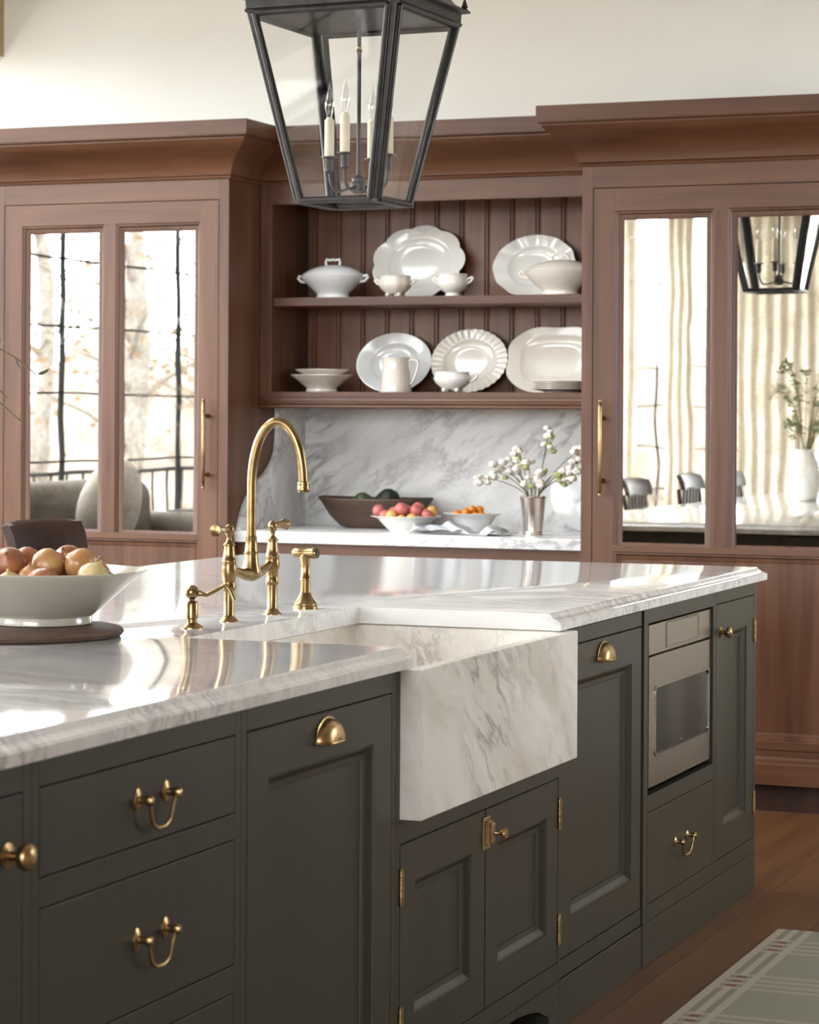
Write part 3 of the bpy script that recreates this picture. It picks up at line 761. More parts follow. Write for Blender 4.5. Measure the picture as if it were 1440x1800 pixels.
# microwave
t = thing('microwave_oven', 'stainless steel built-in microwave with a dark glass window in the island', 'microwave', (FX, 6.13, MZ0))
OX = FX - 0.006
MB().box(FX - 0.50, OX - 0.016, 5.848, 6.436, 0.424, 0.8215).build('body', 'cavity', t)
MB().box(OX - 0.015, OX, 5.8545, 6.4365, 0.7465, 0.8205).build('control_panel', 'steel', t, bevel=0.0015)
mb = MB(); ring(mb, FI(OX), 6.005, 6.312, 0.7535, 0.8175, [(0, -0.0002), (0.001, -0.002), (0.004, -0.002), (0.005, -0.0008)], True)
mb.build('control_display', 'steel', t)
oy0, oy1, oz0, oz1 = 5.8545, 6.4365, 0.4245, 0.7415
dmb = MB()
wy0, wy1, wz0, wz1 = 5.910, 6.415, 0.498, 0.664
dmb.box(OX - 0.015, OX, oy0, wy0, oz0, oz1).box(OX - 0.015, OX, wy1, oy1, oz0, oz1).box(OX - 0.015, OX, wy0, wy1, oz0, wz0).box(OX - 0.015, OX, wy0, wy1, wz1, oz1)
dr = dmb.build('door', 'steel', t, bevel=0.0008)
def rrect(y0, y1, z0, z1, r, n=6):
    P = []
    for cy_, cz_, a0 in ((y1 - r, z1 - r, 0), (y0 + r, z1 - r, 90), (y0 + r, z0 + r, 180), (y1 - r, z0 + r, 270)):
        for k in range(n + 1):
            a = math.radians(a0 + 90 * k / n); P.append((cy_ + r * math.cos(a), cz_ + r * math.sin(a)))
    return P
R0, R1 = rrect(wy0 - 0.006, wy1 + 0.006, wz0 - 0.004, wz1 + 0.004, 0.016), rrect(wy0 + 0.001, wy1 - 0.001, wz0 + 0.001, wz1 - 0.001, 0.013)
MB().loops([[(OX - 0.001, a, b) for a, b in R0], [(OX + 0.0022, a, b) for a, b in R0], [(OX + 0.0022, a, b) for a, b in R1], [(OX - 0.004, a, b) for a, b in R1]], False, False).build('window_trim', 'steel', dr)
MB().box(OX - 0.012, OX - 0.002, wy0 + 0.0005, wy1 - 0.0005, wz0 + 0.0005, wz1 - 0.0005).build('window_glass', 'oven_glass', dr)
MB().box(OX - 0.002, OX - 0.0015, 6.14, 6.17, 0.5095, 0.5125).build('maker_mark', 'steel', dr)

# worktop with the sink cut-out
wx0, wx1, wy0_, wy1_ = -3.266, -1.661, 1.95, 6.934
CUTY0, CUTY1, CUTX = 4.212, 5.066, -2.125
outline = [(wx1, wy0_), (wx1, CUTY0), (CUTX, CUTY0), (CUTX, CUTY1), (wx1, CUTY1), (wx1, wy1_), (wx0, wy1_), (wx0, wy0_)]
ogee_edge = [1, 0, 0, 0, 1, 1, 1, 1]
WPROF = [(0.001, 0.869), (0, 0.870), (0, 0.8868), (0.0012, 0.8880), (0.0040, 0.8884), (0.0048, 0.8896), (0.0062, 0.8912), (0.0100, 0.8926), (0.0150, 0.8946), (0.0185, 0.8976), (0.0205, 0.9012), (0.0232, 0.9040), (0.0262, 0.9055), (0.0285, 0.9060)]
def inset_poly(poly, edges, p, q):
    n = len(poly); out = []
    def line(i):
        a, b = Vector(poly[i]), Vector(poly[(i + 1) % n]); t_ = (b - a).normalized(); nn = Vector((-t_.y, t_.x))
        o_ = nn * (p if edges[i] else q)
        return a + o_, t_
    for i in range(n):
        a, ta = line((i - 1) % n); b, tb = line(i)
        den = ta.x * tb.y - ta.y * tb.x
        s_ = ((b.x - a.x) * tb.y - (b.y - a.y) * tb.x) / den
        out.append(a + ta * s_)
    return out
L = []
for p, z in WPROF:
    q = 0.0012 if z in (0.869, 0.9060) else 0.0
    L.append([(v.x, v.y, z) for v in inset_poly(outline, ogee_edge, p, q)])
single(MB().loops(L), 'marble_worktop', 'top', 'large veined white marble island worktop with a moulded edge and sink cut-out', 'worktop', (-2.46, 4.44, 0.869), smooth=35)

# marble apron sink
AX = -1.6435
t = thing('farmhouse_sink', 'deep marble apron sink with diagonal brown veining set in the island', 'sink', (-1.9, (SY0 + SY1) / 2, 0.592))
mb = MB()
sx0, sx1 = -2.19, AX
def rect(x0, x1, y0, y1, z): return [(x0, y0, z), (x1, y0, z), (x1, y1, z), (x0, y1, z)]
tp = 0.8662
mb.loops([rect(sx0 + 0.002, sx1 - 0.002, SY0 + 0.0005, SY1 - 0.002, 0.592), rect(sx0, sx1, SY0, SY1, 0.594), rect(sx0, sx1, SY0, SY1, tp - 0.002), rect(sx0 + 0.002, sx1 - 0.002, SY0 + 0.002, SY1 - 0.002, tp),
          rect(-2.145, AX - 0.028, SY0 + 0.030, 5.088, tp), rect(-2.143, AX - 0.030, SY0 + 0.032, 5.086, tp - 0.002),
          rect(-2.130, AX - 0.040, SY0 + 0.045, 5.072, 0.640), rect(-2.110, AX - 0.060, SY0 + 0.065, 5.052, 0.630)], True, True)
mb.build('basin', 'apron', t)
MB().lathe([(0.045, 0.6302), (0.045, 0.632), (0.036, 0.6325), (0.030, 0.631), (0.001, 0.631)], (-1.90, 4.65, 0), 24).build('drain', 'brass', t, smooth=40)

# bridge faucet
FXX = -2.208
t = thing('bridge_faucet', 'aged brass bridge faucet with a tall arched spout behind the sink', 'faucet', (FXX, 4.6825, 0.906))
ZT = 0.906
for yy, sgn, nm in ((4.578, -1, 'hot_post'), (4.787, 1, 'cold_post')):
    mb = MB()
    mb.lathe([(0.0200, ZT), (0.0200, ZT + 0.0015), (0.0165, ZT + 0.005), (0.0125, ZT + 0.010), (0.0108, ZT + 0.014), (0.0108, 0.968), (0.0128, 0.970), (0.0138, 0.974), (0.0138, 0.981), (0.0125, 0.9835),
              (0.0122, 0.986), (0.0140, 0.994), (0.0156, 1.006), (0.0154, 1.018), (0.0142, 1.026), (0.0148, 1.028), (0.0148, 1.031), (0.0132, 1.033), (0.0118, 1.045), (0.0104, 1.058), (0.0104, 1.060), (0.0126, 1.0615), (0.0126, 1.064),
              (0.0085, 1.067), (0.0056, 1.072), (0.0056, 1.080), (0.0088, 1.085), (0.0102, 1.092), (0.0088, 1.099), (0.0045, 1.103), (0.0004, 1.1045)], (FXX, yy, 0), 28)
    p = mb.build(nm, 'brass', t, smooth=40)
    MB().lathe([(0.0045, 0.006 * sgn), (0.0068, 0.012 * sgn), (0.0062, 0.018 * sgn), (0.0072, 0.030 * sgn), (0.0092, 0.045 * sgn), (0.0118, 0.058 * sgn), (0.0128, 0.062 * sgn), (0.0120, 0.066 * sgn), (0.006, 0.0675 * sgn), (0.0005, 0.068 * sgn)], (FXX, yy, 1.0935), 22, axis='Y').build('lever_handle', 'brass', p, smooth=40)
P = []; RR = []
for k in range(25):
    a = k / 24 * 2 - 1
    P.append((FXX, 4.6825 + a * 0.102, 1.0165 - 0.020 * (1 - a * a) ** 1.0)); RR.append(0.0068 + 0.0085 * (1 - abs(a)) ** 1.2)
MB().tube(P, RR, 20).build('bridge', 'brass', t, smooth=60)
MB().lathe([(0.0180, 0.990), (0.0210, 0.998), (0.0195, 1.006), (0.0165, 1.018), (0.0145, 1.030), (0.0140, 1.038), (0.0155, 1.0395), (0.0155, 1.0425), (0.0138, 1.044), (0.0126, 1.056), (0.0112, 1.070), (0.0116, 1.0715), (0.0116, 1.0745), (0.0098, 1.076)], (FXX, 4.6825, 0), 28).build('spout_base', 'brass', t, smooth=40)
P = [(FXX, 4.6825, z) for z in (1.07, 1.10, 1.13, 1.155)]
for k in range(0, 33):
    a = math.pi * k / 32
    P.append((FXX + 0.0585 - 0.0585 * math.cos(a), 4.6825, 1.175 + 0.1375 * math.sin(a) ** 0.92))
P += [(FXX + 0.1172, 4.6825, 1.172)]
MB().tube(P, 0.0097, 22).build('spout', 'brass', t, smooth=60)
MB().lathe([(0.0098, 1.190), (0.0122, 1.1885), (0.0128, 1.184), (0.0118, 1.180), (0.0126, 1.178), (0.0126, 1.170), (0.0118, 1.168), (0.0098, 1.168), (0.0096, 1.174)], (FXX + 0.1170, 4.6825, 0), 24).build('aerator', 'brass', t, smooth=40)
# side sprayer
t = thing('side_sprayer', 'aged brass pull-out side sprayer with a hammer head beside the faucet', 'sprayer', (FXX, 4.959, ZT))
MB().lathe([(0.0268, ZT), (0.0268, ZT + 0.006), (0.0245, ZT + 0.008), (0.0250, ZT + 0.012), (0.0225, ZT + 0.014), (0.0200, ZT + 0.020), (0.0150, ZT + 0.027), (0.0135, ZT + 0.033), (0.0120, ZT + 0.036)], (FXX, 4.959, 0), 30).build('holder', 'brass', t, smooth=40)
h = MB().lathe([(0.0112, ZT + 0.034), (0.0108, 0.968), (0.0122, 0.969), (0.0122, 0.973), (0.0106, 0.975), (0.0102, 1.000), (0.0112, 1.010), (0.0135, 1.020), (0.010, 1.026)], (FXX, 4.959, 0), 26).build('handle', 'brass', t, smooth=40)
MB().lathe([(0.0005, -0.0305), (0.0075, -0.030), (0.0105, -0.026), (0.0110, -0.010), (0.0112, 0.016), (0.0122, 0.018), (0.0124, 0.026), (0.0108, 0.0285), (0.0004, 0.0285)], (FXX, 4.959, 1.0270), 26, axis='X').build('spray_head', 'brass', h, smooth=40)
MB().lathe([(0.0095, 0.0286), (0.0095, 0.0292), (0.0004, 0.0292)], (FXX, 4.959, 1.0270), 20, axis='X').build('spray_face', 'iron', h, smooth=40)
# soap dispenser
t = thing('soap_dispenser', 'aged brass soap pump with a ball top and curved spout beside the faucet', 'soap dispenser', (FXX, 4.411, ZT))
MB().lathe([(0.0225, ZT), (0.0225, ZT + 0.002), (0.0190, ZT + 0.005), (0.0125, ZT + 0.009), (0.0098, ZT + 0.011), (0.0098, ZT + 0.018), (0.0122, ZT + 0.020), (0.0124, ZT + 0.048), (0.0105, ZT + 0.052), (0.0058, ZT + 0.054), (0.0062, ZT + 0.057)], (FXX, 4.411, 0), 28).build('pump_body', 'brass', t, smooth=40)
bl = MB().ball((FXX, 4.411, 0.9765), 0.0142, 24, 14).build('ball_top', 'brass', t, smooth=60)
P = []
for k in range(26):
    a = k / 25
    zz = 0.9760 - 0.004 * math.sin(a * math.pi * 1.4) + (0.016 * math.sin(max(0, a - 0.25) / 0.75 * math.pi * 0.62) if a > 0.25 else 0) - 0.034 * max(0, a - 0.72) ** 1.6 * 7
    P.append((FXX + 0.012 + 0.080 * a - 0.006 * max(0, a - 0.85), 4.411, zz))
MB().tube(P, [0.0060 if k in (1, 2) else 0.0042 for k in range(26)], 14).build('spout', 'brass', bl, smooth=60)

# ------------------------------------------------------------------ lantern over the island
LX, LY = -2.520, 5.955
t = thing('lantern_pendant', 'large dark bronze glass lantern with four candle bulbs hanging over the island', 'pendant lamp', (LX, LY, 1.868), math.radians(-2.0))
def LP(hw, z, sx, sy): return (sx * hw, sy * hw, z - 1.868)
ZB_, ZTOP, HB, HT = 1.872, 2.352, 0.1140, 0.2085
def at_z(z): return HB + (HT - HB) * (z - ZB_) / (ZTOP - ZB_)
CORN = [(-1, -1), (1, -1), (1, 1), (-1, 1)]
for sx, sy in CORN:
    a, b = Vector(LP(HB, ZB_, sx, sy)), Vector(LP(HT, ZTOP, sx, sy))
    mb = MB()
    for px, py in ((0.0, 0.0), ):
        w_ = 0.012
        def quad(p): return [(p.x, p.y, p.z), (p.x - sx * w_, p.y, p.z), (p.x - sx * w_, p.y - sy * w_, p.z), (p.x, p.y - sy * w_, p.z)]
        mb.loops([quad(a), quad(b)])
    mb.build('corner_post', 'iron', t, local=True, bevel=0.002)
for k in range(4):
    (ax, ay), (bx2, by2) = CORN[k], CORN[(k + 1) % 4]
    nx, ny = (ax + bx2) / 2, (ay + by2) / 2
    i0 = 0.020
    def fp(u, z, out=0.0):
        h = at_z(z); w_ = h - 0.010
        px = ax * w_ * (1 - u) / 1 + bx2 * w_ * u if ax != bx2 else ax * h
        py = ay * w_ * (1 - u) / 1 + by2 * w_ * u if ay != by2 else ay * h
        return (px + nx * out, py + ny * out, z - 1.868)
    zb, zt_ = ZB_ + 0.004, ZTOP - 0.004
    P = [fp(0.035, zb), fp(0.965, zb), fp(0.97, zt_), fp(0.03, zt_)]
    mb = MB()
    for i in range(4):
        mb.tube([P[i], P[(i + 1) % 4]], 0.0090, 12)
    fr = mb.build('glazed_frame', 'iron', t, local=True, smooth=50)
    Q = [fp(0.06, zb + 0.004, -0.002), fp(0.94, zb + 0.004, -0.002), fp(0.96, zt_ - 0.004, -0.002), fp(0.04, zt_ - 0.004, -0.002)]
    MB().add(Q, [(0, 1, 2, 3)]).build('pane', 'lantern_glass', fr, local=True, recalc=False)
mb = MB()
def sq(h, z): return [(-h, -h, z - 1.868), (h, -h, z - 1.868), (h, h, z - 1.868), (-h, h, z - 1.868)]
mb.loops([sq(HB - 0.026, ZB_ - 0.003), sq(HB + 0.004, ZB_ - 0.003), sq(HB + 0.004, ZB_ + 0.004), sq(HB - 0.026, ZB_ + 0.004), sq(HB - 0.026, ZB_ - 0.003)], False, False)
mb.build('bottom_rim', 'iron', t, local=True)
mb = MB()
mb.loops([sq(HT - 0.02, ZTOP - 0.002), sq(HT + 0.002, ZTOP - 0.002), sq(HT + 0.004, ZTOP + 0.004), sq(HT + 0.001, ZTOP + 0.008), sq(HT + 0.002, ZTOP + 0.030), sq(HT + 0.020, ZTOP + 0.034), sq(HT + 0.020, ZTOP + 0.039), sq(HT - 0.01, ZTOP + 0.055),
          sq(0.085, ZTOP + 0.20), sq(0.075, ZTOP + 0.205), sq(0.075, ZTOP + 0.25), sq(0.09, ZTOP + 0.255), sq(0.012, ZTOP + 0.30)], True, True)
mb.build('roof', 'iron', t, local=True)
for sx, sy in CORN:
    MB().lathe([(0.008, 0.0), (0.010, 0.004), (0.006, 0.008), (0.009, 0.013), (0.0065, 0.020), (0.003, 0.030), (0.0003, 0.040)], (sx * (HT + 0.008), sy * (HT + 0.008), ZTOP + 0.038 - 1.868), 12).build('corner_finial', 'iron', t, local=True, smooth=40)
CXO = 0.012
MB().tube([(CXO, 0, 1.905 - 1.868), (CXO, 0, ZTOP + 0.01 - 1.868)], 0.0055, 12).build('centre_rod', 'iron', t, local=True, smooth=60)
MB().lathe([(0.0055, 0.0), (0.0075, 0.002), (0.0075, 0.007), (0.0062, 0.009), (0.0075, 0.011), (0.0075, 0.016), (0.0055, 0.018)], (CXO, 0, 2.262 - 1.868), 16).build('rod_collar', 'brass', t, local=True, smooth=40)
MB().lathe([(0.0005, 1.898), (0.010, 1.900), (0.020, 1.905), (0.022, 1.912), (0.022, 1.926), (0.018, 1.930), (0.018, 1.938), (0.012, 1.943), (0.006, 1.948)], (CXO, 0, -1.868), 24).build('hub', 'iron', t, local=True, smooth=40)
MB().tube([(0, 0, ZTOP + 0.29 - 1.868), (0, 0, ZC - 0.03 - 1.868)], 0.006, 10).build('hanging_rod', 'iron', t, local=True, smooth=60)
MB().lathe([(0.06, ZC - 0.0005), (0.06, ZC - 0.012), (0.03, ZC - 0.03), (0.008, ZC - 0.04)], (0, 0, -1.868), 24).build('ceiling_rose', 'iron', t, local=True, smooth=40)
for dx, dy in ((1, 0), (0, 1), (-1, 0), (0, -1)):
    r = 0.084
    P = []
    for k in range(16):
        a = k / 15
        rr = 0.018 + (r - 0.018) * (1 - (1 - a) ** 1.6); zz = 1.916 - 0.010 * math.sin(a * math.pi * 0.9) + 0.052 * max(0, a - 0.35) ** 2.4 / (0.65 ** 2.4)
        P.append((CXO + dx * rr, dy * rr, zz - 1.868))
    arm = MB().tube(P, 0.0038, 10).build('arm', 'iron', t, local=True, smooth=60)
    c = (CXO + dx * r, dy * r, -1.868)
    MB().lathe([(0.004, 1.955), (0.010, 1.960), (0.0105, 1.962), (0.0105, 1.990), (0.012, 1.993), (0.021, 1.995), (0.021, 1.998), (0.010, 1.999)], c, 20).build('candle_cup', 'iron', arm, local=True, smooth=40)
    MB().lathe([(0.0128, 1.998), (0.0128, 2.092), (0.0115, 2.0945), (0.008, 2.095), (0.008, 2.100)], c, 20).build('candle_sleeve', 'candle', arm, local=True, smooth=40)
    MB().lathe([(0.0060, 2.096), (0.0075, 2.103), (0.0095, 2.112), (0.0122, 2.124), (0.0130, 2.134), (0.0118, 2.146), (0.0088, 2.158), (0.0052, 2.170), (0.0026, 2.182), (0.0008, 2.194)], c, 20).build('bulb', 'bulb', arm, local=True, smooth=60)

# ------------------------------------------------------------------ dishes on the hutch
S1, S2 = 1.7685, 1.4143
def loop_handle(pts, r): return MB().tube(pts, r, 10)
def tureen(name, label, x, y, z, rx, h, mat, knob_kind, sy=0.72):
    t = thing(name, label, 'dish', (x, y, z), group='covered dishes on the hutch shelves')
    k = h / 0.14
    MB().lathe([(rx * 0.50, 0), (rx * 0.52, 0.004 * k), (rx * 0.49, 0.012 * k), (rx * 0.52, 0.020 * k), (rx * 0.68, 0.036 * k), (rx * 0.86, 0.056 * k), (rx * 0.97, 0.070 * k), (rx * 1.0, 0.076 * k), (rx * 0.96, 0.078 * k), (rx * 0.3, 0.05 * k)], (0, 0, 0), 40, 1, sy).build('body', mat, t, local=True, smooth=40)
    lid = MB().lathe([(rx * 0.97, 0.0785 * k), (rx * 0.985, 0.081 * k), (rx * 0.93, 0.086 * k), (rx * 0.78, 0.098 * k), (rx * 0.58, 0.108 * k), (rx * 0.34, 0.1145 * k), (rx * 0.18, 0.117 * k), (rx * 0.02, 0.118 * k)], (0, 0, 0), 40, 1, sy).build('lid', mat, t, local=True, smooth=40)
    if knob_kind == 'loop':
        w_ = rx * 0.21
        loop_handle([(-w_, 0, 0.115 * k), (-w_ * 1.1, 0, 0.128 * k), (-w_, 0, 0.137 * k), (-w_ * 0.4, 0, 0.134 * k), (0, 0, 0.137 * k), (w_ * 0.4, 0, 0.134 * k), (w_, 0, 0.137 * k), (w_ * 1.1, 0, 0.128 * k), (w_, 0, 0.115 * k)], 0.005).build('lid_handle', mat, lid, local=True, smooth=60)
    else:
        mb = MB()
        P = [(rx * 0.24 * math.cos(math.pi * q / 12), 0, 0.117 * k + 0.022 * k * math.sin(math.pi * q / 12)) for q in range(13)]
        mb.tube(P, 0.005, 10); mb.build('lid_handle', mat, lid, local=True, smooth=60)
    for sgn in (-1, 1):
        P = [(sgn * rx * 0.86, 0, 0.058 * k), (sgn * rx * 1.02, 0, 0.060 * k), (sgn * rx * 1.13, 0, 0.072 * k), (sgn * rx * 1.10, 0, 0.080 * k), (sgn * rx * 0.97, 0, 0.077 * k)]
        loop_handle(P, 0.0055).build('side_handle', mat, t, local=True, smooth=60)
    return t
tureen('covered_tureen', 'cool white oval covered tureen with side handles on the upper hutch shelf', -3.763, 8.69, S1, 0.128, 0.152, 'china_cool', 'loop')
tureen('covered_dish', 'cream covered serving dish with arched lid handle in front of an oval platter', -2.858, 8.69, S1, 0.140, 0.158, 'china_cream', 'arch', 0.66)
def platter(name, label, x, w, h, z, mat, rim_fn, well=0.64, power=2.0, lean=16, yback=YBD - 0.012, depth=0.022, rim_relief=None, group='platters leaning on the hutch back', seg=144, tab=False):
    """leaning platter: local disc in the xz plane, face towards -y"""
    prof = [(0.02, 0.014), (well * 0.55, 0.014), (well * 0.88, 0.0125), (well * 0.96, 0.006), (well * 1.0, 0.003), (well * 1.06, 0.002), (0.97, -0.007), (1.0, -0.0075), (1.004, -0.005), (0.99, -0.001), (well * 1.05, 0.010), (well * 0.95, 0.018), (well * 0.7, 0.020), (0.02, 0.020)]
    L = []
    for fi_, (fr, dd) in enumerate(prof):
        l = []
        for k in range(seg):
            a = 2 * math.pi * k / seg
            ca, sa = math.cos(a), math.sin(a)
            q = (abs(ca) ** power + abs(sa) ** power) ** (-1 / power)
            m_ = 1.0
            s_ = max(0.0, (fr - well) / (1 - well))
            m_ *= 1 + (rim_fn(a) - 1) * min(1, s_)
            dz = rim_relief(a, s_) if rim_relief and 0 < s_ else 0
            l.append((w / 2 * fr * q * ca * m_, dd * depth / 0.022 + dz, h / 2 * fr * q * sa * m_))
        L.append(l)
    mb = MB().loops(L, True, True)
    th = math.radians(lean)
    R = Matrix.Rotation(-th, 4, 'X')
    mb.xf(R)
    zmin = min(v[2] for v in mb.v); ymax = max(v[1] for v in mb.v)
    loc = (x, yback - ymax, z - zmin + 0.0003)
    o = single(mb, name, mat, label, 'platter', loc, 0, group, world=False, smooth=50)
    return o
lobes8 = lambda a: 1 - 0.075 * (1 - abs(math.sin(a * 4 + 0.0)) ** 0.55)
platter('scalloped_platter', 'large lobed platter with a shiny well behind two small bowls', -3.470, 0.372, 0.292, S1, 'china', lambda a: 0.945 + 0.075 * abs(math.cos(a * 4.5 - 0.3)) ** 0.7, 0.70, 2.0, 17)
platter('oval_platter', 'oval platter with a crimped rim behind the cream covered dish', -3.008, 0.325, 0.245, S1, 'china', lambda a: 1 + 0.012 * math.cos(a * 12) , 0.66, 2.0, 17, rim_relief=lambda a, s: 0.0025 * s * math.cos(a * 12))
platter('beaded_platter', 'cool white oval platter with a shiny well behind the tall pitcher', -3.570, 0.306, 0.238, S2, 'china_cool', lambda a: 1.0, 0.66, 2.0, 17)
platter('fluted_platter', 'oval platter with a twisted fluted rim beside the pitcher', -3.2635, 0.306, 0.250, S2, 'china_cream', lambda a: 1 + 0.008 * math.cos(a * 34), 0.70, 2.0, 17, rim_relief=lambda a, s: 0.0022 * min(1, s * 3) * math.cos(a * 34 + s * 1.6), seg=272)
platter('octagonal_platter', 'wide cream platter with clipped corners behind a stack of plates', -2.9205, 0.377, 0.257, S2, 'china_cream', lambda a: 1 + 0.014 * math.cos(a * 8 + math.pi) , 0.76, 3.0, 17, rim_relief=lambda a, s: 0.0015 * s * math.cos(a * 8))
def small_bowl(name, label, x, y, z, r, h, mat, feet=4, handles=True, sy=0.8, lobes=0):
    t = thing(name, label, 'bowl', (x, y, z), group='small footed bowls on the hutch')
    rf = (lambda a, rr, hh: 1 + 0.05 * abs(math.sin(a * lobes / 2)) - 0.03) if lobes else None
    f0 = 0.012 if feet else 0.0
    pf = [(r * 0.50, f0)] if feet else [(r * 0.50, 0), (r * 0.48, 0.006), (r * 0.42, 0.012)]
    MB().lathe(pf + [(r * 0.62, 0.018), (r * 0.86, 0.032), (r * 0.97, 0.046), (r * 0.98, 0.054), (r * 0.88, h - 0.010), (r * 0.90, h - 0.004), (r * 0.93, h), (r * 0.88, h), (r * 0.84, h - 0.008), (r * 0.88, 0.05), (r * 0.5, 0.024), (0.002, 0.022)], (0, 0, 0), 40, 1, sy, rf=rf).build('body', mat, t, local=True, smooth=40)
    for k in range(feet):
        a = math.pi / 4 + k * math.pi / 2
        MB().ball((r * 0.50 * math.cos(a), r * 0.5 * sy * math.sin(a), 0.0085), 0.0085, 12, 8, (1.1, 1.1, 1)).build('foot', mat, t, local=True, smooth=60)
    if handles:
        for sgn in (-1, 1):
            P = [(sgn * r * 0.92, 0, h * 0.55), (sgn * r * 1.16, 0, h * 0.66), (sgn * r * 1.30, 0, h * 0.80), (sgn * r * 1.24, 0, h * 0.86), (sgn * r * 0.94, 0, h * 0.76)]
            MB().tube(P, 0.0042, 10).build('handle', mat, t, local=True, smooth=60)
    return t
small_bowl('footed_sugar_bowl', 'small lobed sugar bowl on four feet in front of the lobed platter', -3.488, 8.64, S1, 0.064, 0.080, 'china_cream', 4, True, 0.85, 8)
small_bowl('footed_tea_bowl', 'small round pedestal bowl with stub handles beside the lobed platter', -3.258, 8.64, S1, 0.061, 0.083, 'china', 0, True, 0.85)
# gravy bowl with feet and one handle
t = small_bowl('footed_gravy_bowl', 'low ivory sauce bowl on scalloped feet in front of the fluted platter', -3.262, 8.65, S2, 0.073, 0.076, 'china', 4, False, 0.75)
MB().tube([(0.066, 0, 0.066), (0.090, 0, 0.070), (0.098, 0, 0.058), (0.085, 0, 0.046), (0.070, 0, 0.040)], 0.005, 10).build('handle', 'china', t, local=True, smooth=60)
# stacked comports
def comport(x, y, z, r, h, foot, label):
    k = foot
    prof = [(k, 0), (k * 1.03, 0.004), (k * 0.97, 0.012), (k * 1.02, 0.018), (r * 0.70, h * 0.55), (r * 0.93, h * 0.86), (r, h * 0.97), (r, h), (r * 0.95, h * 0.985), (r * 0.66, h * 0.62), (r * 0.3, h * 0.5), (0.002, h * 0.5)]
    return single(MB().lathe(prof, (0, 0, 0), 56, 1, 0.9, rf=lambda a, rr, hh: 1 + (0.022 * math.cos(a * 8) if hh > h * 0.8 else 0)), 'footed_dish', 'china_cream', label, 'dish', (x, y, z), 0, 'stacked footed dishes', world=False, smooth=40)
comport(-3.808, 8.69, S2, 0.122, 0.066, 0.060, 'footed cream dish at the bottom of a stack of two on the lower shelf')
comport(-3.806, 8.69, S2 + 0.0395, 0.106, 0.047, 0.050, 'wavy rimmed cream dish resting in another dish on the lower shelf')
# pitcher
t = thing('pitcher', 'plain cream tapered pitcher with a thin handle on the lower hutch shelf', 'pitcher', (-3.496, 8.67, S2))
MB().lathe([(0.060, 0), (0.0605, 0.003), (0.0575, 0.03), (0.052, 0.075), (0.0490, 0.105), (0.0500, 0.122), (0.0525, 0.130), (0.0515, 0.131), (0.0475, 0.120), (0.0475, 0.09), (0.05, 0.01), (0.001, 0.008)], (0, 0, 0), 40, rf=lambda a, r, h: 1 + (0.16 * max(0, math.cos(a - math.pi)) ** 6 if h > 0.118 else 0)).build('body', 'china_cream', t, local=True, smooth=40)
MB().tube([(0.046, 0, 0.112), (0.066, 0, 0.122), (0.088, 0, 0.118), (0.090, 0, 0.098), (0.080, 0, 0.066), (0.068, 0, 0.038), (0.056, 0, 0.030)], [0.005, 0.0048, 0.0045, 0.0045, 0.0045, 0.0042, 0.004], 12).build('handle', 'china_cream', t, local=True, smooth=60)
# stack of plates
pm_ = None
for k in range(5):
    nm = ['lowest plate of the stack before the clip-cornered platter', 'second plate up in the stack before the clip-cornered platter', 'middle plate of the stack before the clip-cornered platter', 'fourth plate up in the stack before the clip-cornered platter', 'topmost plate of the stack before the clip-cornered platter'][k]
    loc = (-2.844, 8.672, S2 + 0.0003 + k * 0.0068)
    if pm_ is None:
        mb = MB().lathe([(0.063, 0), (0.065, 0.002), (0.076, 0.005), (0.109, 0.0115), (0.113, 0.013), (0.1125, 0.0145), (0.107, 0.0135), (0.076, 0.0075), (0.063, 0.0055), (0.001, 0.0055)], (0, 0, 0), 56)
        pm_ = single(mb, 'stacked_plate', 'china_cream', 'cream ' + nm, 'plate', loc, 0, 'stacked plates on the lower shelf', world=False, smooth=40)
    else:
        o = pm_.copy(); link(o); o.location = loc; o['label'] = 'cream ' + nm

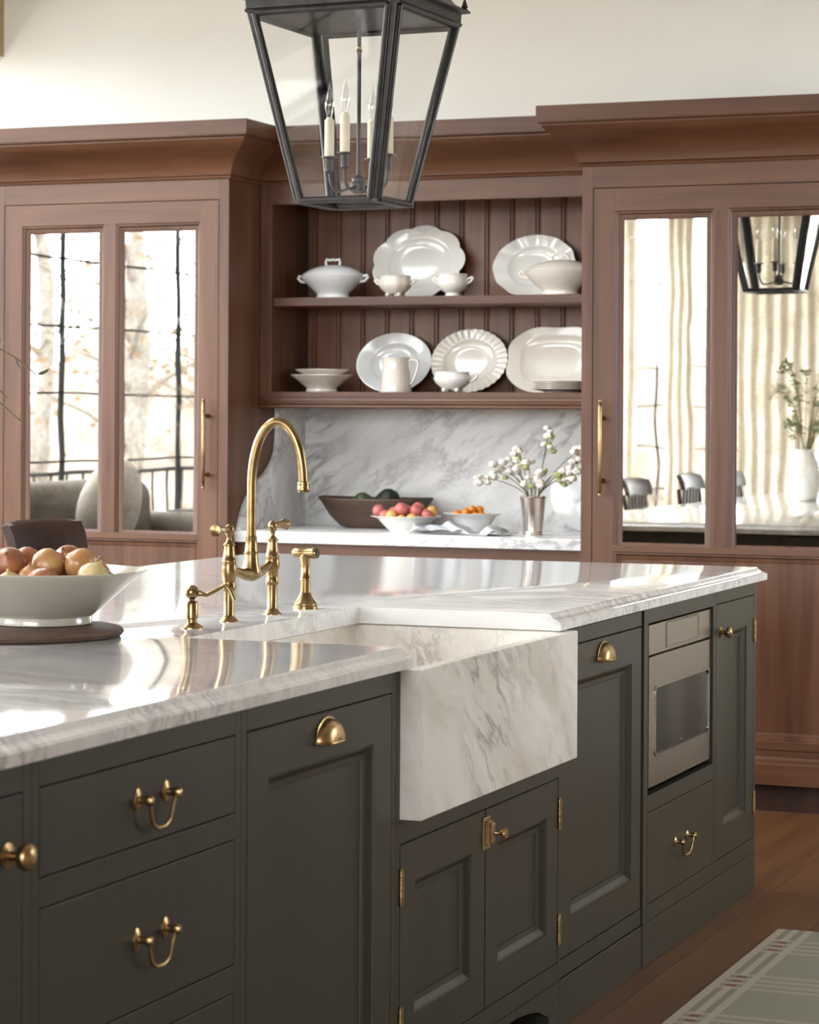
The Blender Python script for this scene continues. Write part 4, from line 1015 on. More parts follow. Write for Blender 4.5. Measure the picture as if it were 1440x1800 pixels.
# ------------------------------------------------------------------ things on the hutch counter
CT = 0.9003
t = thing('dough_bowl', 'long dark wooden dough bowl holding artichokes on the hutch counter', 'bowl', (-3.624, 8.79, CT))
mb = MB(); L = []
for r, h in [(0.50, 0.0), (0.62, 0.008), (0.80, 0.045), (0.93, 0.088), (1.0, 0.108), (0.985, 0.113), (0.955, 0.110), (0.88, 0.085), (0.74, 0.045), (0.5, 0.020), (0.01, 0.018)]:
    L.append([(0.228 * r * math.copysign(abs(math.cos(a)) ** 0.85, math.cos(a)), 0.135 * r * math.copysign(abs(math.sin(a)) ** 0.9, math.sin(a)), h + 0.006 * abs(math.cos(a)) ** 3 * (h / 0.11)) for a in [2 * math.pi * k / 48 for k in range(48)]])
mb.loops(L).build('shell', 'bowl_wood', t, local=True, smooth=40)
def artichoke(x, y, z, r, mat, label):
    t = thing('artichoke', label, 'vegetable', (x, y, z), group='artichokes in the dough bowl')
    MB().ball((0, 0, r * 0.9), r * 0.86, 16, 10, (1.1, 1, 0.9)).build('heart', mat, t, local=True, smooth=60)
    lf = MB()
    for ring_ in range(4):
        for k in range(9):
            a = 2 * math.pi * (k + 0.5 * ring_) / 9
            el = -0.35 + 0.42 * ring_
            n_ = Vector((math.cos(a) * math.cos(el), math.sin(a) * math.cos(el), math.sin(el)))
            tng = Vector((-math.cos(a) * math.sin(el), -math.sin(a) * math.sin(el), math.cos(el)))
            sd = n_.cross(tng)
            c = n_ * r * 0.9 + Vector((0, 0, r * 0.9))
            w_ = r * 0.34
            lf.add([c - sd * w_ - tng * r * 0.25, c + sd * w_ - tng * r * 0.25, c + sd * w_ * 0.7 + tng * r * 0.25 + n_ * r * 0.06, c + tng * r * 0.5 + n_ * r * 0.05, c - sd * w_ * 0.7 + tng * r * 0.25 + n_ * r * 0.06, c + n_ * r * 0.08], [(0, 1, 5), (1, 2, 5), (2, 3, 5), (3, 4, 5), (4, 0, 5)])
    o = lf.build('bract', mat, t, local=True, smooth=80, recalc=False); o['kind'] = 'stuff'
artichoke(-3.675, 8.78, CT + 0.048, 0.044, 'artichoke', 'light green artichoke lying in the dark wooden dough bowl')
artichoke(-3.577, 8.80, CT + 0.052, 0.050, 'avocado', 'dark green artichoke lying in the dark wooden dough bowl')
def rim_bowl(name, label, x, y, r, h, mat, foot=0.45, sy=0.9):
    prof = [(r * foot, 0), (r * foot * 1.02, 0.003), (r * foot * 1.02, 0.006), (r * 0.56, h * 0.30), (r * 0.70, h * 0.62), (r * 0.80, h * 0.86), (r * 0.97, h * 0.95), (r, h * 0.98), (r * 0.99, h), (r * 0.80, h * 0.92), (r * 0.66, h * 0.60), (r * 0.5, h * 0.25), (0.002, h * 0.2)]
    return single(MB().lathe(prof, (0, 0, 0), 56, 1, sy), name, mat, label, 'bowl', (x, y, CT), 0, None, world=False, smooth=40)
rim_bowl('fruit_bowl', 'shallow white rimmed bowl heaped with pink and yellow fruit', -3.388, 8.51, 0.134, 0.060, 'china')
rim_bowl('citrus_bowl', 'white bowl holding small orange fruit beside the cloth', -3.172, 8.63, 0.112, 0.070, 'china_cool', 0.5)
fr0 = {}
def fruit(name, x, y, z, r, mat, label, cat, group):
    if mat not in fr0:
        mb = MB().lathe([(0.0008, -0.90), (0.25, -0.95), (0.60, -0.78), (0.90, -0.40), (1.0, 0.02), (0.92, 0.42), (0.66, 0.78), (0.32, 0.93), (0.10, 0.88), (0.0008, 0.84)], (0, 0, 0), 20, caps=False)
        fr0[mat] = single(mb, name, mat, label, cat, (x, y, z), 0, group, world=False, smooth=80)
        o = fr0[mat]
    else:
        o = fr0[mat].copy(); link(o); o.location = (x, y, z); o['label'] = label
    o.scale = (r, r, r); o.rotation_euler = (random.uniform(-0.6, 0.6), random.uniform(-0.6, 0.6), random.uniform(0, 6))
for k, (dx, dy, dz, r, mt) in enumerate([(-0.0984, -0.0250, 0.0774, 0.0230, 'pink'), (-0.0636, -0.0470, 0.0608, 0.0221, 'pink'), (-0.0416, 0.0015, 0.0718, 0.0221, 'pink'), (-0.0079, 0.0317, 0.0732, 0.0240, 'pink'), (0.0403, 0.0197, 0.0868, 0.0240, 'pink'), (0.0471, -0.0248, 0.0810, 0.0221, 'pink'), (0.0842, -0.0103, 0.0636, 0.0221, 'pink'), (-0.0289, -0.0716, 0.0619, 0.0211, 'peach'), (0.0004, -0.0463, 0.0857, 0.0250, 'pink'), (0.0536, 0.0571, 0.0630, 0.0230, 'peach'), (0.0898, 0.0322, 0.0753, 0.0230, 'peach'), (-0.0682, 0.0483, 0.0668, 0.0230, 'pink'), (-0.0161, 0.0007, 0.0354, 0.0230, 'peach'), (0.0074, -0.0651, 0.0471, 0.0192, 'peach'), (-0.0560, -0.0149, 0.0348, 0.0205, 'peach'), (0.0258, 0.0099, 0.0335, 0.0205, 'pink'), (-0.0191, 0.0497, 0.0348, 0.0205, 'peach'), (0.0159, -0.0293, 0.0338, 0.0205, 'pink'), (0.0548, -0.0183, 0.0348, 0.0205, 'peach'), (-0.0804, 0.0083, 0.0572, 0.0205, 'pink'), (0.0212, 0.0499, 0.0358, 0.0205, 'peach'), (-0.0225, -0.0417, 0.0345, 0.0205, 'pink'), (0.0635, 0.0202, 0.0436, 0.0205, 'peach'), (0.0116, -0.0071, 0.0673, 0.0205, 'pink'), (-0.0513, 0.0252, 0.0348, 0.0205, 'peach'), (0.0447, -0.0539, 0.0509, 0.0205, 'peach')]):
    fruit('pink_plum' if mt == 'pink' else 'yellow_plum', -3.388 + dx, 8.51 + dy, CT + dz, r, mt, 'rosy pink fruit heaped in the shallow white bowl' if mt == 'pink' else 'golden yellow fruit heaped in the shallow white bowl', 'fruit', 'pink fruit in the shallow bowl' if mt == 'pink' else 'yellow fruit in the shallow bowl')
for k, (dx, dy, dz, r) in enumerate([(-0.0668, 0.0052, 0.0614, 0.0170), (-0.0526, -0.0250, 0.0640, 0.0170), (-0.0272, 0.0203, 0.0620, 0.0170), (-0.0009, -0.0030, 0.0809, 0.0170), (0.0191, 0.0227, 0.0815, 0.0160), (-0.0558, 0.0357, 0.0617, 0.0160), (-0.0127, -0.0383, 0.0736, 0.0160), (-0.0092, 0.0472, 0.0597, 0.0160), (-0.0163, 0.0052, 0.0314, 0.0165), (-0.0092, -0.0265, 0.0322, 0.0165), (0.0147, -0.0044, 0.0313, 0.0165), (0.0366, 0.0263, 0.0332, 0.0165), (0.0081, 0.0420, 0.0332, 0.0165), (0.0301, -0.0330, 0.0333, 0.0165), (-0.0240, 0.0368, 0.0333, 0.0165), (-0.0311, -0.0444, 0.0482, 0.0165), (0.0471, -0.0044, 0.0333, 0.0165), (0.0109, -0.0231, 0.0576, 0.0165), (0.0320, 0.0014, 0.0614, 0.0165), (-0.0430, -0.0179, 0.0332, 0.0165), (0.0596, 0.0171, 0.0542, 0.0165), (0.0316, -0.0523, 0.0593, 0.0165), (-0.0228, -0.0122, 0.0580, 0.0165), (0.0045, 0.0169, 0.0536, 0.0165), (0.0544, -0.0281, 0.0543, 0.0165), (-0.0472, 0.0142, 0.0365, 0.0165), (0.0010, -0.0527, 0.0485, 0.0165)]):
    fruit('kumquat', -3.172 + dx, 8.63 + dy, CT + dz, r, 'orange', 'small orange fruit heaped in the white bowl beside the cloth', 'fruit', 'orange fruit in the white bowl')
# linen cloth
nx_, ny_ = 60, 26
vs, fs = [], []
for j in range(ny_ + 1):
    for i in range(nx_ + 1):
        u, v = i / nx_, j / ny_
        x = -3.320 + 0.365 * u + 0.012 * math.sin(v * 9 + u * 4)
        y = 8.352 + 0.150 * v + 0.022 * math.sin(u * 5.0) + 0.02 * u
        f1 = max(0, math.sin(u * 15 + v * 2.5 + math.sin(v * 5) * 0.9)) ** 1.2
        z = CT + 0.0025 + (0.030 * f1 + 0.028 * max(0, math.sin(u * 6.4 - 0.4 + v * 1.0)) ** 2) * (0.35 + 0.65 * math.sin(math.pi * min(1, v * 0.9 + 0.12))) + 0.010 * max(0, math.sin(u * 31 + v * 6)) * v
        z = min(z, CT + 0.052)
        for bx_, by_, br_, bh_, bf_ in ((-3.388, 8.51, 0.134, 0.060, 0.45), (-3.172, 8.63, 0.112, 0.070, 0.5)):
            q_ = math.hypot(x - bx_, (y - by_) / 0.9) / br_
            lim = [(bf_ * 1.02 + 0.03, 0.004), (0.56, bh_ * 0.30), (0.70, bh_ * 0.62), (0.80, bh_ * 0.86), (1.0, bh_ * 0.95), (1.06, 0.2)]
            if q_ < lim[0][0]:
                s_ = lim[0][0] / max(q_, 0.05); x = bx_ + (x - bx_) * s_; y = by_ + (y - by_) * s_; q_ = lim[0][0]
            for (r0_, h0_), (r1_, h1_) in zip(lim[:-1], lim[1:]):
                if r0_ <= q_ <= r1_: z = min(z, CT + h0_ + (h1_ - h0_) * (q_ - r0_) / (r1_ - r0_) - 0.0035)
        z = max(z, CT + 0.0004)
        vs.append((x, y, z))
for j in range(ny_):
    for i in range(nx_):
        a = j * (nx_ + 1) + i; fs.append((a, a + 1, a + nx_ + 2, a + nx_ + 1))
o = single(MB().add(vs, fs), 'linen_cloth', 'linen', 'crumpled grey white linen cloth lying on the marble counter', 'cloth', (-3.1, 8.47, CT), smooth=80)
md = o.modifiers.new('thickness', 'SOLIDIFY'); md.thickness = 0.002; md.offset = 1
# silver cup with flowers
JX, JY = -2.893, 8.50
t = thing('julep_cup', 'tarnished silver cup used as a vase on the hutch counter', 'vase', (JX, JY, CT))
MB().lathe([(0.036, 0), (0.037, 0.003), (0.0355, 0.006), (0.037, 0.009), (0.0345, 0.012), (0.0345, 0.014), (0.0465, 0.132), (0.0485, 0.135), (0.0485, 0.139), (0.0468, 0.140), (0.0445, 0.138), (0.033, 0.02), (0.001, 0.018)], (0, 0, 0), 40).build('cup', 'silver', t, local=True, smooth=40)
fl = thing('flower_bouquet', 'loose white and green blossoms standing in the silver cup', 'flowers', (JX, JY, CT + 0.10))
random.seed(21)
tips = [(-0.185, -0.02, 0.105), (-0.15, 0.02, 0.125), (-0.115, -0.03, 0.150), (-0.085, 0.01, 0.165), (-0.105, 0.03, 0.120), (-0.06, -0.02, 0.135), (-0.065, 0.02, 0.205), (0.0, -0.03, 0.095), (-0.02, 0.0, 0.160), (0.03, -0.02, 0.120), (0.045, 0.02, 0.215), (0.06, 0.0, 0.275),
        (0.10, -0.02, 0.130), (0.13, 0.02, 0.140), (0.155, -0.03, 0.120), (0.165, 0.02, 0.165), (0.12, 0.0, 0.105), (0.02, -0.03, 0.085), (0.17, 0.0, 0.205)]
for k, (dx, dy, dz) in enumerate(tips):
    e = Vector((dx, dy, dz)); hd = Vector((dx, dy, 0)); hd = hd / max(hd.length, 0.06)
    b0 = hd * 0.022 + Vector((0, 0, 0.043))
    mid = (b0 + e) / 2 + Vector((-dx * 0.12, 0, 0.02))
    P = [hd * 0.006 + Vector((0, 0, -0.080)), hd * 0.015 + Vector((0, 0, -0.02))] + [b0 * (1 - s_) ** 2 + mid * 2 * s_ * (1 - s_) + e * s_ * s_ for s_ in [q / 8 for q in range(9)]]
    st_ = MB().tube(P, 0.0016, 6).build('stem', 'twig', fl, local=True, smooth=60)
    green = k in (4, 8, 10, 12, 16)
    for q in range(5):
        c = e + Vector((random.uniform(-0.022, 0.022), random.uniform(-0.022, 0.022), random.uniform(-0.020, 0.014)))
        r = random.uniform(0.010, 0.016)
        ph = random.uniform(0, 6)
        mb = MB(); prof_ = [(max(1e-4, math.sin(math.pi * i_ / 6)), -math.cos(math.pi * i_ / 6)) for i_ in range(7)]
        mb.lathe([(r * p0, r * 0.8 * p1) for p0, p1 in prof_], tuple(c), 10, rf=lambda a_, r_, h_: 1 + 0.3 * math.sin(a_ * 5 + ph + h_ * 200), caps=False)
        mb.build('leaf' if (green and q < 3) else 'blossom', 'petal_green' if (green and q < 3) or (q == 3 and k % 2) else 'petal', st_, local=True, recalc=True, smooth=80)
# white round board leaning on the splash
mb = MB().lathe([(0.150, 0), (0.155, 0.003), (0.155, 0.012), (0.150, 0.015)], (0, 0, 0), 64, axis='Y')
mb.xf(Matrix.Rotation(math.radians(-12), 4, 'X'))
zm_ = min(v[2] for v in mb.v); ym_ = max(v[1] for v in mb.v)
single(mb, 'round_serving_board', 'splash', 'round white marble serving board leaning on the marble splash behind the silver cup', 'serving board', (-2.805, 8.9365 - ym_, CT - zm_ + 0.0003), 0, None, world=False, smooth=40)

# ------------------------------------------------------------------ things on the island worktop
WT = 0.9063
o = single(MB().lathe([(0.185, 0), (0.197, 0.003), (0.202, 0.010), (0.198, 0.016), (0.188, 0.0185), (0.001, 0.0185)], (0, 0, 0), 72, rf=lambda a, r, h: 1 + 0.012 * math.sin(3 * a + 1) + 0.006 * math.sin(7 * a)), 'round_board', 'bowl_wood', 'dark worn round wooden board lying under the onion bowl', 'board', (-2.430, 4.115, WT), 0, None, world=False, smooth=40)
BX, BY, BZ = -2.413, 4.181, WT + 0.0188
prof = [(0.094, 0), (0.097, 0.002), (0.097, 0.013), (0.0955, 0.0155), (0.100, 0.0175), (0.114, 0.030), (0.150, 0.062), (0.185, 0.092), (0.1975, 0.1005), (0.1990, 0.1025), (0.1975, 0.1035), (0.1940, 0.1022), (0.182, 0.0945), (0.146, 0.064), (0.110, 0.034), (0.08, 0.020), (0.001, 0.018)]
single(MB().lathe(prof, (0, 0, 0), 96), 'onion_bowl', 'bowl', 'wide white footed bowl full of onions on a round wooden board', 'bowl', (BX, BY, BZ), 0, None, world=False, smooth=40)
def onion(dx, dy, dz, r, mat, label, tilt, azi):
    t = thing('onion', label, 'onion', (BX + dx, BY + dy, BZ + dz), 0, 'onions in the white bowl')
    t.rotation_euler = (tilt, 0, azi)
    k = r
    MB().lathe([(0.02 * k, -0.90 * k), (0.12 * k, -0.90 * k), (0.22 * k, -0.86 * k), (0.55 * k, -0.74 * k), (0.86 * k, -0.42 * k), (1.0 * k, 0.0), (0.93 * k, 0.38 * k), (0.70 * k, 0.68 * k), (0.42 * k, 0.86 * k), (0.20 * k, 0.96 * k), (0.12 * k, 1.05 * k)], (0, 0, 0), 28,
               rf=lambda a, rr, h: 1 + 0.012 * math.sin(a * 9) + 0.015 * math.sin(a * 2 + 1)).build('bulb', mat, t, local=True, smooth=60)
    MB().lathe([(0.12 * k, 0.99 * k), (0.08 * k, 1.08 * k), (0.10 * k, 1.16 * k), (0.04 * k, 1.20 * k)], (0, 0, 0), 10, rf=lambda a, rr, h: 1 + 0.35 * math.sin(a * 3)).build('neck', mat, t, local=True, smooth=60)
    MB().lathe([(0.16 * k, -0.885 * k), (0.13 * k, -0.925 * k), (0.02 * k, -0.93 * k)], (0, 0, 0), 10, rf=lambda a, rr, h: 1 + 0.3 * math.sin(a * 5)).build('root_end', 'bowl_wood', t, local=True, smooth=60)
onion(-0.0577, -0.0280, 0.1127, 0.0340, 'onion_red', 'large copper red onion at the heap edge beside a brown one', 0.9, 0.4)
onion(-0.0617, 0.0499, 0.1145, 0.0290, 'onion_red', 'dull brown onion half hidden at the back of the heap', 1.0, 2.6)
onion(0.0054, 0.0121, 0.1106, 0.0335, 'onion', 'tan onion on top with its root end turned outward', 1.35, math.radians(158))
onion(0.0678, 0.0304, 0.1122, 0.0325, 'onion', 'glossy tan onion on top with a papery neck', 1.0, math.radians(-80))
onion(0.0473, -0.0773, 0.0772, 0.0365, 'onion_red', 'copper onion at the bowl rim below the two top ones', 0.5, 1.2)
onion(0.0007, -0.1205, 0.0787, 0.0280, 'onion_pale', 'pale yellow green onion just above the bowl rim', 0.3, 0.2)
onion(0.1231, -0.0220, 0.0907, 0.0315, 'onion_pale', 'pale tan onion at the rim under the glossy top one', 0.4, 2.0)
onion(0.1046, 0.0586, 0.0749, 0.0255, 'onion_red', 'small dark brown onion at the end of the heap', 1.2, 1.0)
onion(-0.0543, -0.1099, 0.0817, 0.0290, 'onion', 'golden onion at the rim beside the pale green one', 0.7, 2.0)
onion(0.0095, 0.0836, 0.1192, 0.0280, 'onion_red', 'red onion peeping out between the two top onions', 0.8, 0.0)
onion(-0.0005, -0.0404, 0.0903, 0.0240, 'onion', 'small golden onion peeping out beside the copper one at the rim', 0.2, 0.0)
onion(-0.0015, 0.0313, 0.0577, 0.0240, 'onion', 'tan onion buried under the heap', 0.2, 0.0)

for q in ((0.0512, 0.0514, 0.0530, 0.0335), (-0.0554, 0.0480, 0.0533, 0.0335), (0.0318, -0.0141, 0.0519, 0.0335), (-0.0343, -0.0145, 0.0519, 0.0335), (-0.0033, 0.0879, 0.0601, 0.0335), (-0.0973, -0.0013, 0.0664, 0.0335), (0.0951, 0.0126, 0.0557, 0.0260), (-0.0120, -0.0729, 0.0498, 0.0300), (-0.0761, -0.0600, 0.0616, 0.0300), (0.0849, -0.0365, 0.0530, 0.0250), (0.0538, 0.1084, 0.0861, 0.0335), (-0.0614, 0.1047, 0.0865, 0.0335), (-0.0071, 0.1391, 0.1016, 0.0335)):
    onion(*q, 'onion', 'golden onion lying buried under the heap on the bowl floor', 0.3, q[0] * 40)

# branches in a white vase
VX, VY = -2.83, 3.985
t = thing('white_vase', 'plain white ceramic vase holding leafy branches on the island', 'vase', (VX, VY, WT))
MB().lathe([(0.055, 0), (0.060, 0.004), (0.075, 0.06), (0.080, 0.12), (0.070, 0.19), (0.052, 0.23), (0.050, 0.25), (0.056, 0.262), (0.052, 0.262), (0.045, 0.245), (0.06, 0.18), (0.06, 0.02), (0.001, 0.015)], (0, 0, 0), 40).build('body', 'vase', t, local=True, smooth=40)
br = thing('leafy_branch_bouquet', 'loose olive green leafy branches standing in the white vase', 'branches', (VX, VY, WT + 0.16))
random.seed(5)
ends = [(0.30, 0.235, 0.40), (0.365, 0.26, 0.335), (0.327, 0.215, 0.29), (0.35, 0.235, 0.241)]
for k in range(20):
    a = random.uniform(0, 6.28); r = random.uniform(0.12, 0.36)
    ends.append((r * math.cos(a) * 0.8, r * math.sin(a), random.uniform(0.15, 0.62)))
for k, e in enumerate(ends):
    e = Vector(e); hd = Vector((e.x, e.y, 0)).normalized()
    b0 = hd * (0.012 + 0.020 * (k % 3) / 2) + Vector((0, 0, 0.112))
    mid = Vector((e.x * 0.45, e.y * 0.45, max(e.z * 1.25, 0.30)))
    if k < 4: mid = Vector((e.x * 0.55, e.y * 0.55, e.z + 0.20))
    P = [hd * 0.012 + Vector((0, 0, -0.138)), b0 * 0.6] + [b0 * (1 - s_) ** 2 + mid * 2 * s_ * (1 - s_) + e * s_ * s_ for s_ in [q / 10 for q in range(11)]]
    tw = MB().tube(P, [0.0030 - 0.0014 * q / 12 for q in range(13)], 6).build('twig', 'twig', br, local=True, smooth=60)
    mb = MB()
    for q in range(5, 13):
        for m_ in range(1 if k < 4 else 3):
            c = Vector(P[q]); d_ = Vector((random.uniform(-1, 1), random.uniform(-1, 1), random.uniform(-0.7, 0.6))).normalized()
            sd = d_.cross(Vector((random.random(), random.random(), 1))).normalized(); l_ = random.uniform(0.018, 0.032) if k < 4 else random.uniform(0.02, 0.04)
            if k < 4 and random.random() < 0.15: continue
            n_ = d_.cross(sd) * l_ * 0.08
            mb.add([c, c + d_ * l_ * 0.35 + sd * l_ * 0.2 + n_, c + d_ * l_ * 0.75 + sd * l_ * 0.16 + n_, c + d_ * l_, c + d_ * l_ * 0.75 - sd * l_ * 0.16 + n_, c + d_ * l_ * 0.35 - sd * l_ * 0.2 + n_], [(0, 1, 2, 3), (0, 3, 4, 5)])
    if mb.v:
        lo_ = mb.build('foliage', 'leaf', tw, local=True, recalc=False); lo_['kind'] = 'stuff'

# ------------------------------------------------------------------ counter stools on the seating side
def stool(y, label):
    t = thing('counter_stool', label, 'stool', (-3.46, y, 0), 0, 'dark wood counter stools along the island')
    w2 = 0.205
    MB().box(-0.19, 0.20, -0.20, 0.20, 0.610, 0.650).build('seat', 'dark_wood', t, local=True, bevel=0.008)
    for sx, sy in ((1, 1), (1, -1), (-1, 1), (-1, -1)):
        MB().tube([(sx * 0.165, sy * 0.170, 0.612), (sx * 0.185, sy * 0.190, 0.0)], [0.019, 0.014], 8).build('leg', 'dark_wood', t, local=True, smooth=50)
    for sy in (1, -1):
        MB().tube([(0.176, sy * 0.180, 0.25), (-0.176, sy * 0.180, 0.25)], 0.011, 8).build('stretcher', 'dark_wood', t, local=True, smooth=50)
        MB().tube([(-0.165, sy * 0.185, 0.640), (-0.172, sy * 0.188, 0.80), (-0.190, sy * 0.192, 0.935)], [0.016, 0.014, 0.012], 8).build('back_post', 'dark_wood', t, local=True, smooth=50)
    MB().tube([(0.176, -0.180, 0.18), (0.176, 0.180, 0.18)], 0.012, 8).build('foot_rail', 'dark_wood', t, local=True, smooth=50)
    for k in range(5):
        yy = -0.12 + k * 0.06
        MB().box(-0.186, -0.174, yy - 0.012, yy + 0.012, 0.648, 0.940).build('back_slat', 'dark_wood', t, local=True, bevel=0.002)
    mb = MB(); L = []
    for q in range(17):
        a = q / 16 * 2 - 1
        bow = 0.030 * a * a
        ys = a * w2
        x0 = -0.192 + bow
        drop = 0.010 * abs(a) ** 6
        sec = [(x0 - 0.010, 0.930), (x0 + 0.012, 0.930), (x0 + 0.004, 0.975), (x0 - 0.012, 1.010), (x0 - 0.030, 1.021 - drop), (x0 - 0.040, 1.015 - drop), (x0 - 0.030, 0.990)]
        L.append([(p[0], ys, p[1]) for p in sec])
    mb.loops(L, True, True).build('crest_rail', 'dark_wood', t, local=True, smooth=40)
    return t
for k, y in enumerate((6.32, 5.29, 4.26, 3.23, 2.25)):
    stool(y, ['dark wooden counter stool at the island end next to the walnut cabinets', 'dark wooden counter stool second along the island from the walnut cabinets', 'dark wooden counter stool midway along the island seating side',
              'dark wooden counter stool fourth along the island from the walnut cabinets', 'dark wooden counter stool fifth along the island from the walnut cabinets'][k])

# ------------------------------------------------------------------ rug
o = single(MB().box(0, 0.85, -4.05, 0, 0, 0.007), 'plaid_runner', 'rug', 'pale green plaid flatweave runner with small brown checks on the oak floor', 'rug', (-1.487, 6.350, 0.0008), 0, None, world=False)

# ------------------------------------------------------------------ rest of the room, seen in the mirrors
def curtain(x0, x1, label, folds, yc=YR + 0.13):
    n = folds * 10; L = []
    for z in (0.03, 0.8, 1.6, 2.4, 2.98):
        row = []
        for k in range(n + 1):
            u = k / n
            row.append((x0 + (x1 - x0) * u, yc + 0.016 * math.sin(u * folds * 2 * math.pi) * (0.8 + 0.2 * math.sin(z * 2 + u * 5)), z))
        L.append(row)
    mb = MB().loops(L, False, False, closed=False)
    o = single(mb, 'curtain', 'curtain', label, 'curtain', ((x0 + x1) / 2, yc, 0.03), smooth=80, recalc=False)
    m_ = o.modifiers.new('thickness', 'SOLIDIFY'); m_.thickness = 0.004
curtain(-6.40, -5.74, 'beige floor-length curtain in the room corner beside the glazed opening', 6)
curtain(-5.50, -5.27, 'narrow gathered beige curtain hanging across the middle of the glazed opening', 3)
curtain(-4.93, -4.05, 'wide beige curtain drawn over the wall between two windows', 8)
curtain(-1.42, -0.55, 'beige curtain hanging on the cabinet wall beside the walnut pantry', 7, YB - 0.10)
curtain(-0.10, 1.30, 'wide beige curtain hanging on the cabinet wall near the room corner', 10, YB - 0.10)
single(MB().tube([(-1.5, YB - 0.10, 3.01), (1.4, YB - 0.10, 3.01)], 0.015, 12), 'curtain_rod', 'black', 'black curtain rod on the cabinet wall beside the walnut pantry', 'curtain rod', (-0.05, YB - 0.10, 3.0), smooth=50)
cr_ = MB().tube([(-6.45, YR + 0.13, 3.01), (-4.0, YR + 0.13, 3.01)], 0.015, 12)
single(cr_, 'curtain_rod', 'black', 'black curtain rod above the beige curtains', 'curtain rod', (-5.2, YR + 0.13, 3.0), smooth=50)
t = thing('sofa', 'taupe velvet sofa with rolled back standing under the big window', 'sofa', (-6.0, 5.35, 0))
def rbox(x0, x1, y0, y1, z0, z1, nm, mt='upholstery', bev=0.06):
    o = MB().box(x0, x1, y0, y1, z0, z1).build(nm, mt, t, smooth=60)
    b = o.modifiers.new('round', 'BEVEL'); b.width = bev; b.segments = 4
    return o
rbox(-6.50, -5.60, 4.50, 6.35, 0.14, 0.44, 'base'); rbox(-6.52, -6.26, 4.50, 6.35, 0.42, 0.985, 'backrest', bev=0.11)
rbox(-6.46, -5.62, 4.30, 4.53, 0.14, 0.80, 'armrest', bev=0.09); rbox(-6.46, -5.62, 6.32, 6.55, 0.14, 0.80, 'armrest', bev=0.09)
for k in range(2): rbox(-6.24, -5.58, 4.55 + k * 0.89, 5.41 + k * 0.89, 0.43, 0.60, 'seat_cushion', bev=0.05)
for sx in (-6.42, -5.68):
    for sy in (4.41, 6.44): MB().lathe([(0.03, 0), (0.035, 0.14)], (sx, sy, 0), 12).build('leg', 'dark_wood', t)
mb = MB().ball((0, 0, 0), 0.27, 24, 14, (0.42, 1.0, 0.95))
mb.xf(Matrix.Rotation(math.radians(14), 4, 'Y'))
single(mb, 'round_cushion', 'pillow', 'pale round cushion leaning on the sofa back', 'cushion', (-6.06, 5.42, 0.86), 0, None, world=False, smooth=80)
t = thing('side_table', 'small black side table standing at the sofa end', 'table', (-6.15, 4.03, 0))
MB().box(-6.35, -5.95, 3.83, 4.23, 0.58, 0.80).build('top', 'black', t, bevel=0.004)
for sx in (-6.33, -5.97):
    for sy in (3.85, 4.21): MB().box(sx - 0.015, sx + 0.015, sy - 0.015, sy + 0.015, 0, 0.58).build('leg', 'black', t)

# ------------------------------------------------------------------ outside
hv, hf = [], []
for i in range(61):
    u = (i / 60 - 0.5) * 44
    for j, (d_, hh) in enumerate(((0, 0), (2.0, 0.55), (4.5, 0.9), (7.5, 1.0), (11, 0.8))):
        top = 2.3 + 0.55 * math.sin(u * 0.9) + 0.45 * math.sin(u * 2.3 + 1) + 0.25 * math.sin(u * 5.1 + j)
        hv.append((-17.5 + 0.88 * u - 0.48 * d_, -14.5 - 0.48 * u - 0.88 * d_, -0.55 + hh * (top + 0.55)))
for i in range(60):
    for j in range(4):
        a = i * 5 + j; hf.append((a, a + 1, a + 6, a + 5))
struct(MB().add(hv, hf), 'hill', 'hillside', smooth=80)
struct(MB().box(-80, XL - 0.21, -60, 60, -0.6, -0.5), 'lawn', 'lawn')
struct(MB().box(XL - 0.205, 60, -80, YR - 0.21, -0.6, -0.5), 'ground', 'lawn')
struct(MB().box(-8.1, XL - 0.205, -3, 9, -0.5, -0.02), 'terrace', 'ceiling')
t = thing('balcony_railing', 'thin black balcony railing outside the big window', 'railing', (-7.9, 3.5, -0.02))
MB().box(-7.92, -7.88, -2.5, 9.0, 0.94, 0.965).build('top_rail', 'black', t)
MB().box(-7.91, -7.89, -2.5, 9.0, 0.08, 0.10).build('bottom_rail', 'black', t)
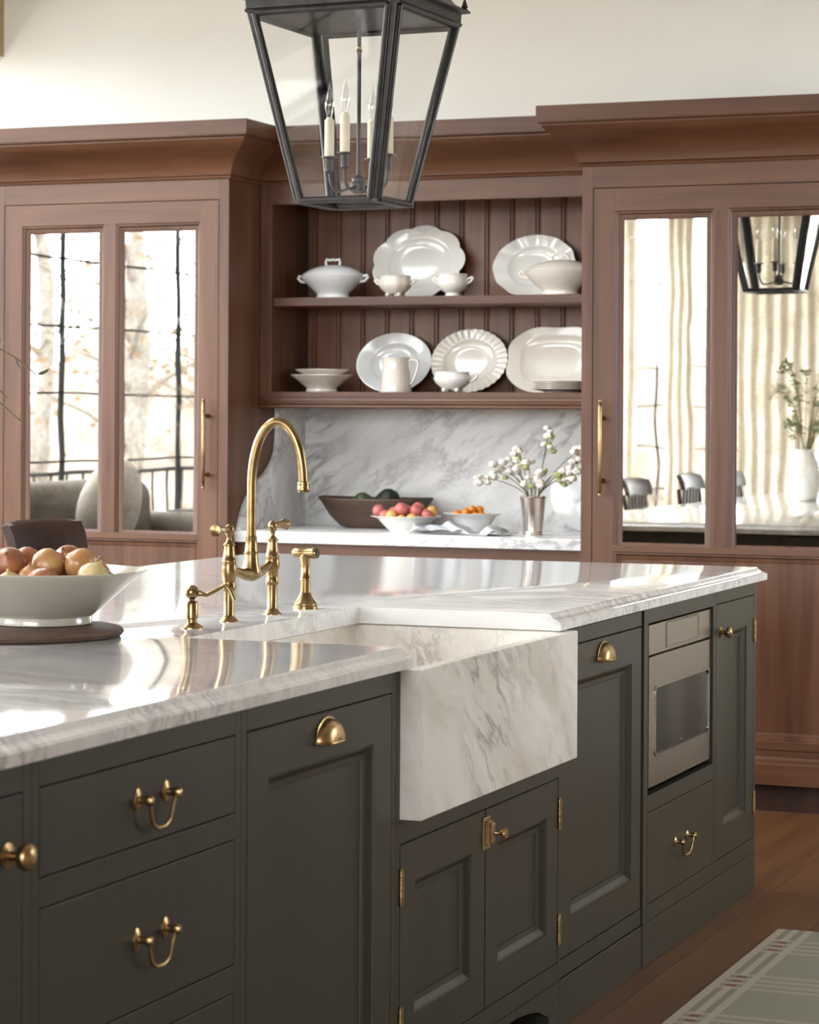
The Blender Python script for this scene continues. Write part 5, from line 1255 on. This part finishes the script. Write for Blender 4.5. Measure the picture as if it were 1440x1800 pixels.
for k in range(58):
    y = -2.4 + k * 0.2
    MB().box(-7.906, -7.894, y - 0.006, y + 0.006, -0.02, 0.94).build('baluster', 'black', t)
random.seed(12)
def tree(x, y, h, label, zb=-0.5):
    t = thing('bare_tree', label, 'tree', (x, y, zb), 0, 'autumn trees outside the windows')
    P = [(0.15 * math.sin(q * 0.7), 0.12 * math.cos(q * 0.9), h * q / 8) for q in range(9)]
    MB().tube(P, [0.15 * (1 - q / 9.5) for q in range(9)], 10).build('trunk', 'trunk', t, local=True, smooth=60)
    lv = MB()
    for k in range(14):
        z0 = h * random.uniform(0.18, 0.95); a = random.uniform(0, 6.28); l_ = random.uniform(0.8, 2.0) * (1.2 - z0 / h * 0.6)
        Q = [(0.05 + l_ * s_ * math.cos(a), l_ * s_ * math.sin(a), z0 + l_ * s_ * 0.7 + 0.1 * math.sin(s_ * 6)) for s_ in [q / 5 for q in range(6)]]
        MB().tube(Q, [0.035 * (1 - q / 5.5) for q in range(6)], 6).build('branch', 'trunk', t, local=True, smooth=60)
        for q in range(48):
            b = Vector(Q[random.randint(2, 5)]) + Vector((random.gauss(0, 0.3), random.gauss(0, 0.3), random.gauss(0, 0.3)))
            u = Vector((random.uniform(-1, 1), random.uniform(-1, 1), random.uniform(-1, 1))).normalized() * 0.06; v = u.orthogonal().normalized() * 0.045
            lv.add([b - u, b + v, b + u, b - v], [(0, 1, 2, 3)])
    o = lv.build('foliage', 'autumn', t, local=True, recalc=False); o['kind'] = 'stuff'
for k, (x, y, h) in enumerate([(-13.6, -8.9, 7.5), (-16.4, -11.6, 8.0), (-14.6, -13.2, 7.5), (-19.5, -12.0, 8.0), (-18.0, -17.0, 8.5), (-11.6, -10.8, 7.0)]):
    tree(x, y, h, ['grey barked tree with sparse russet leaves below the wooded bank', 'tall russet tree at the foot of the wooded bank', 'slim russet tree standing apart on the lawn', 'leaning russet tree at the far end of the bank', 'tallest russet tree on top of the bank', 'short russet tree at the terrace corner'][k], 1.25 if k == 4 else -0.5)
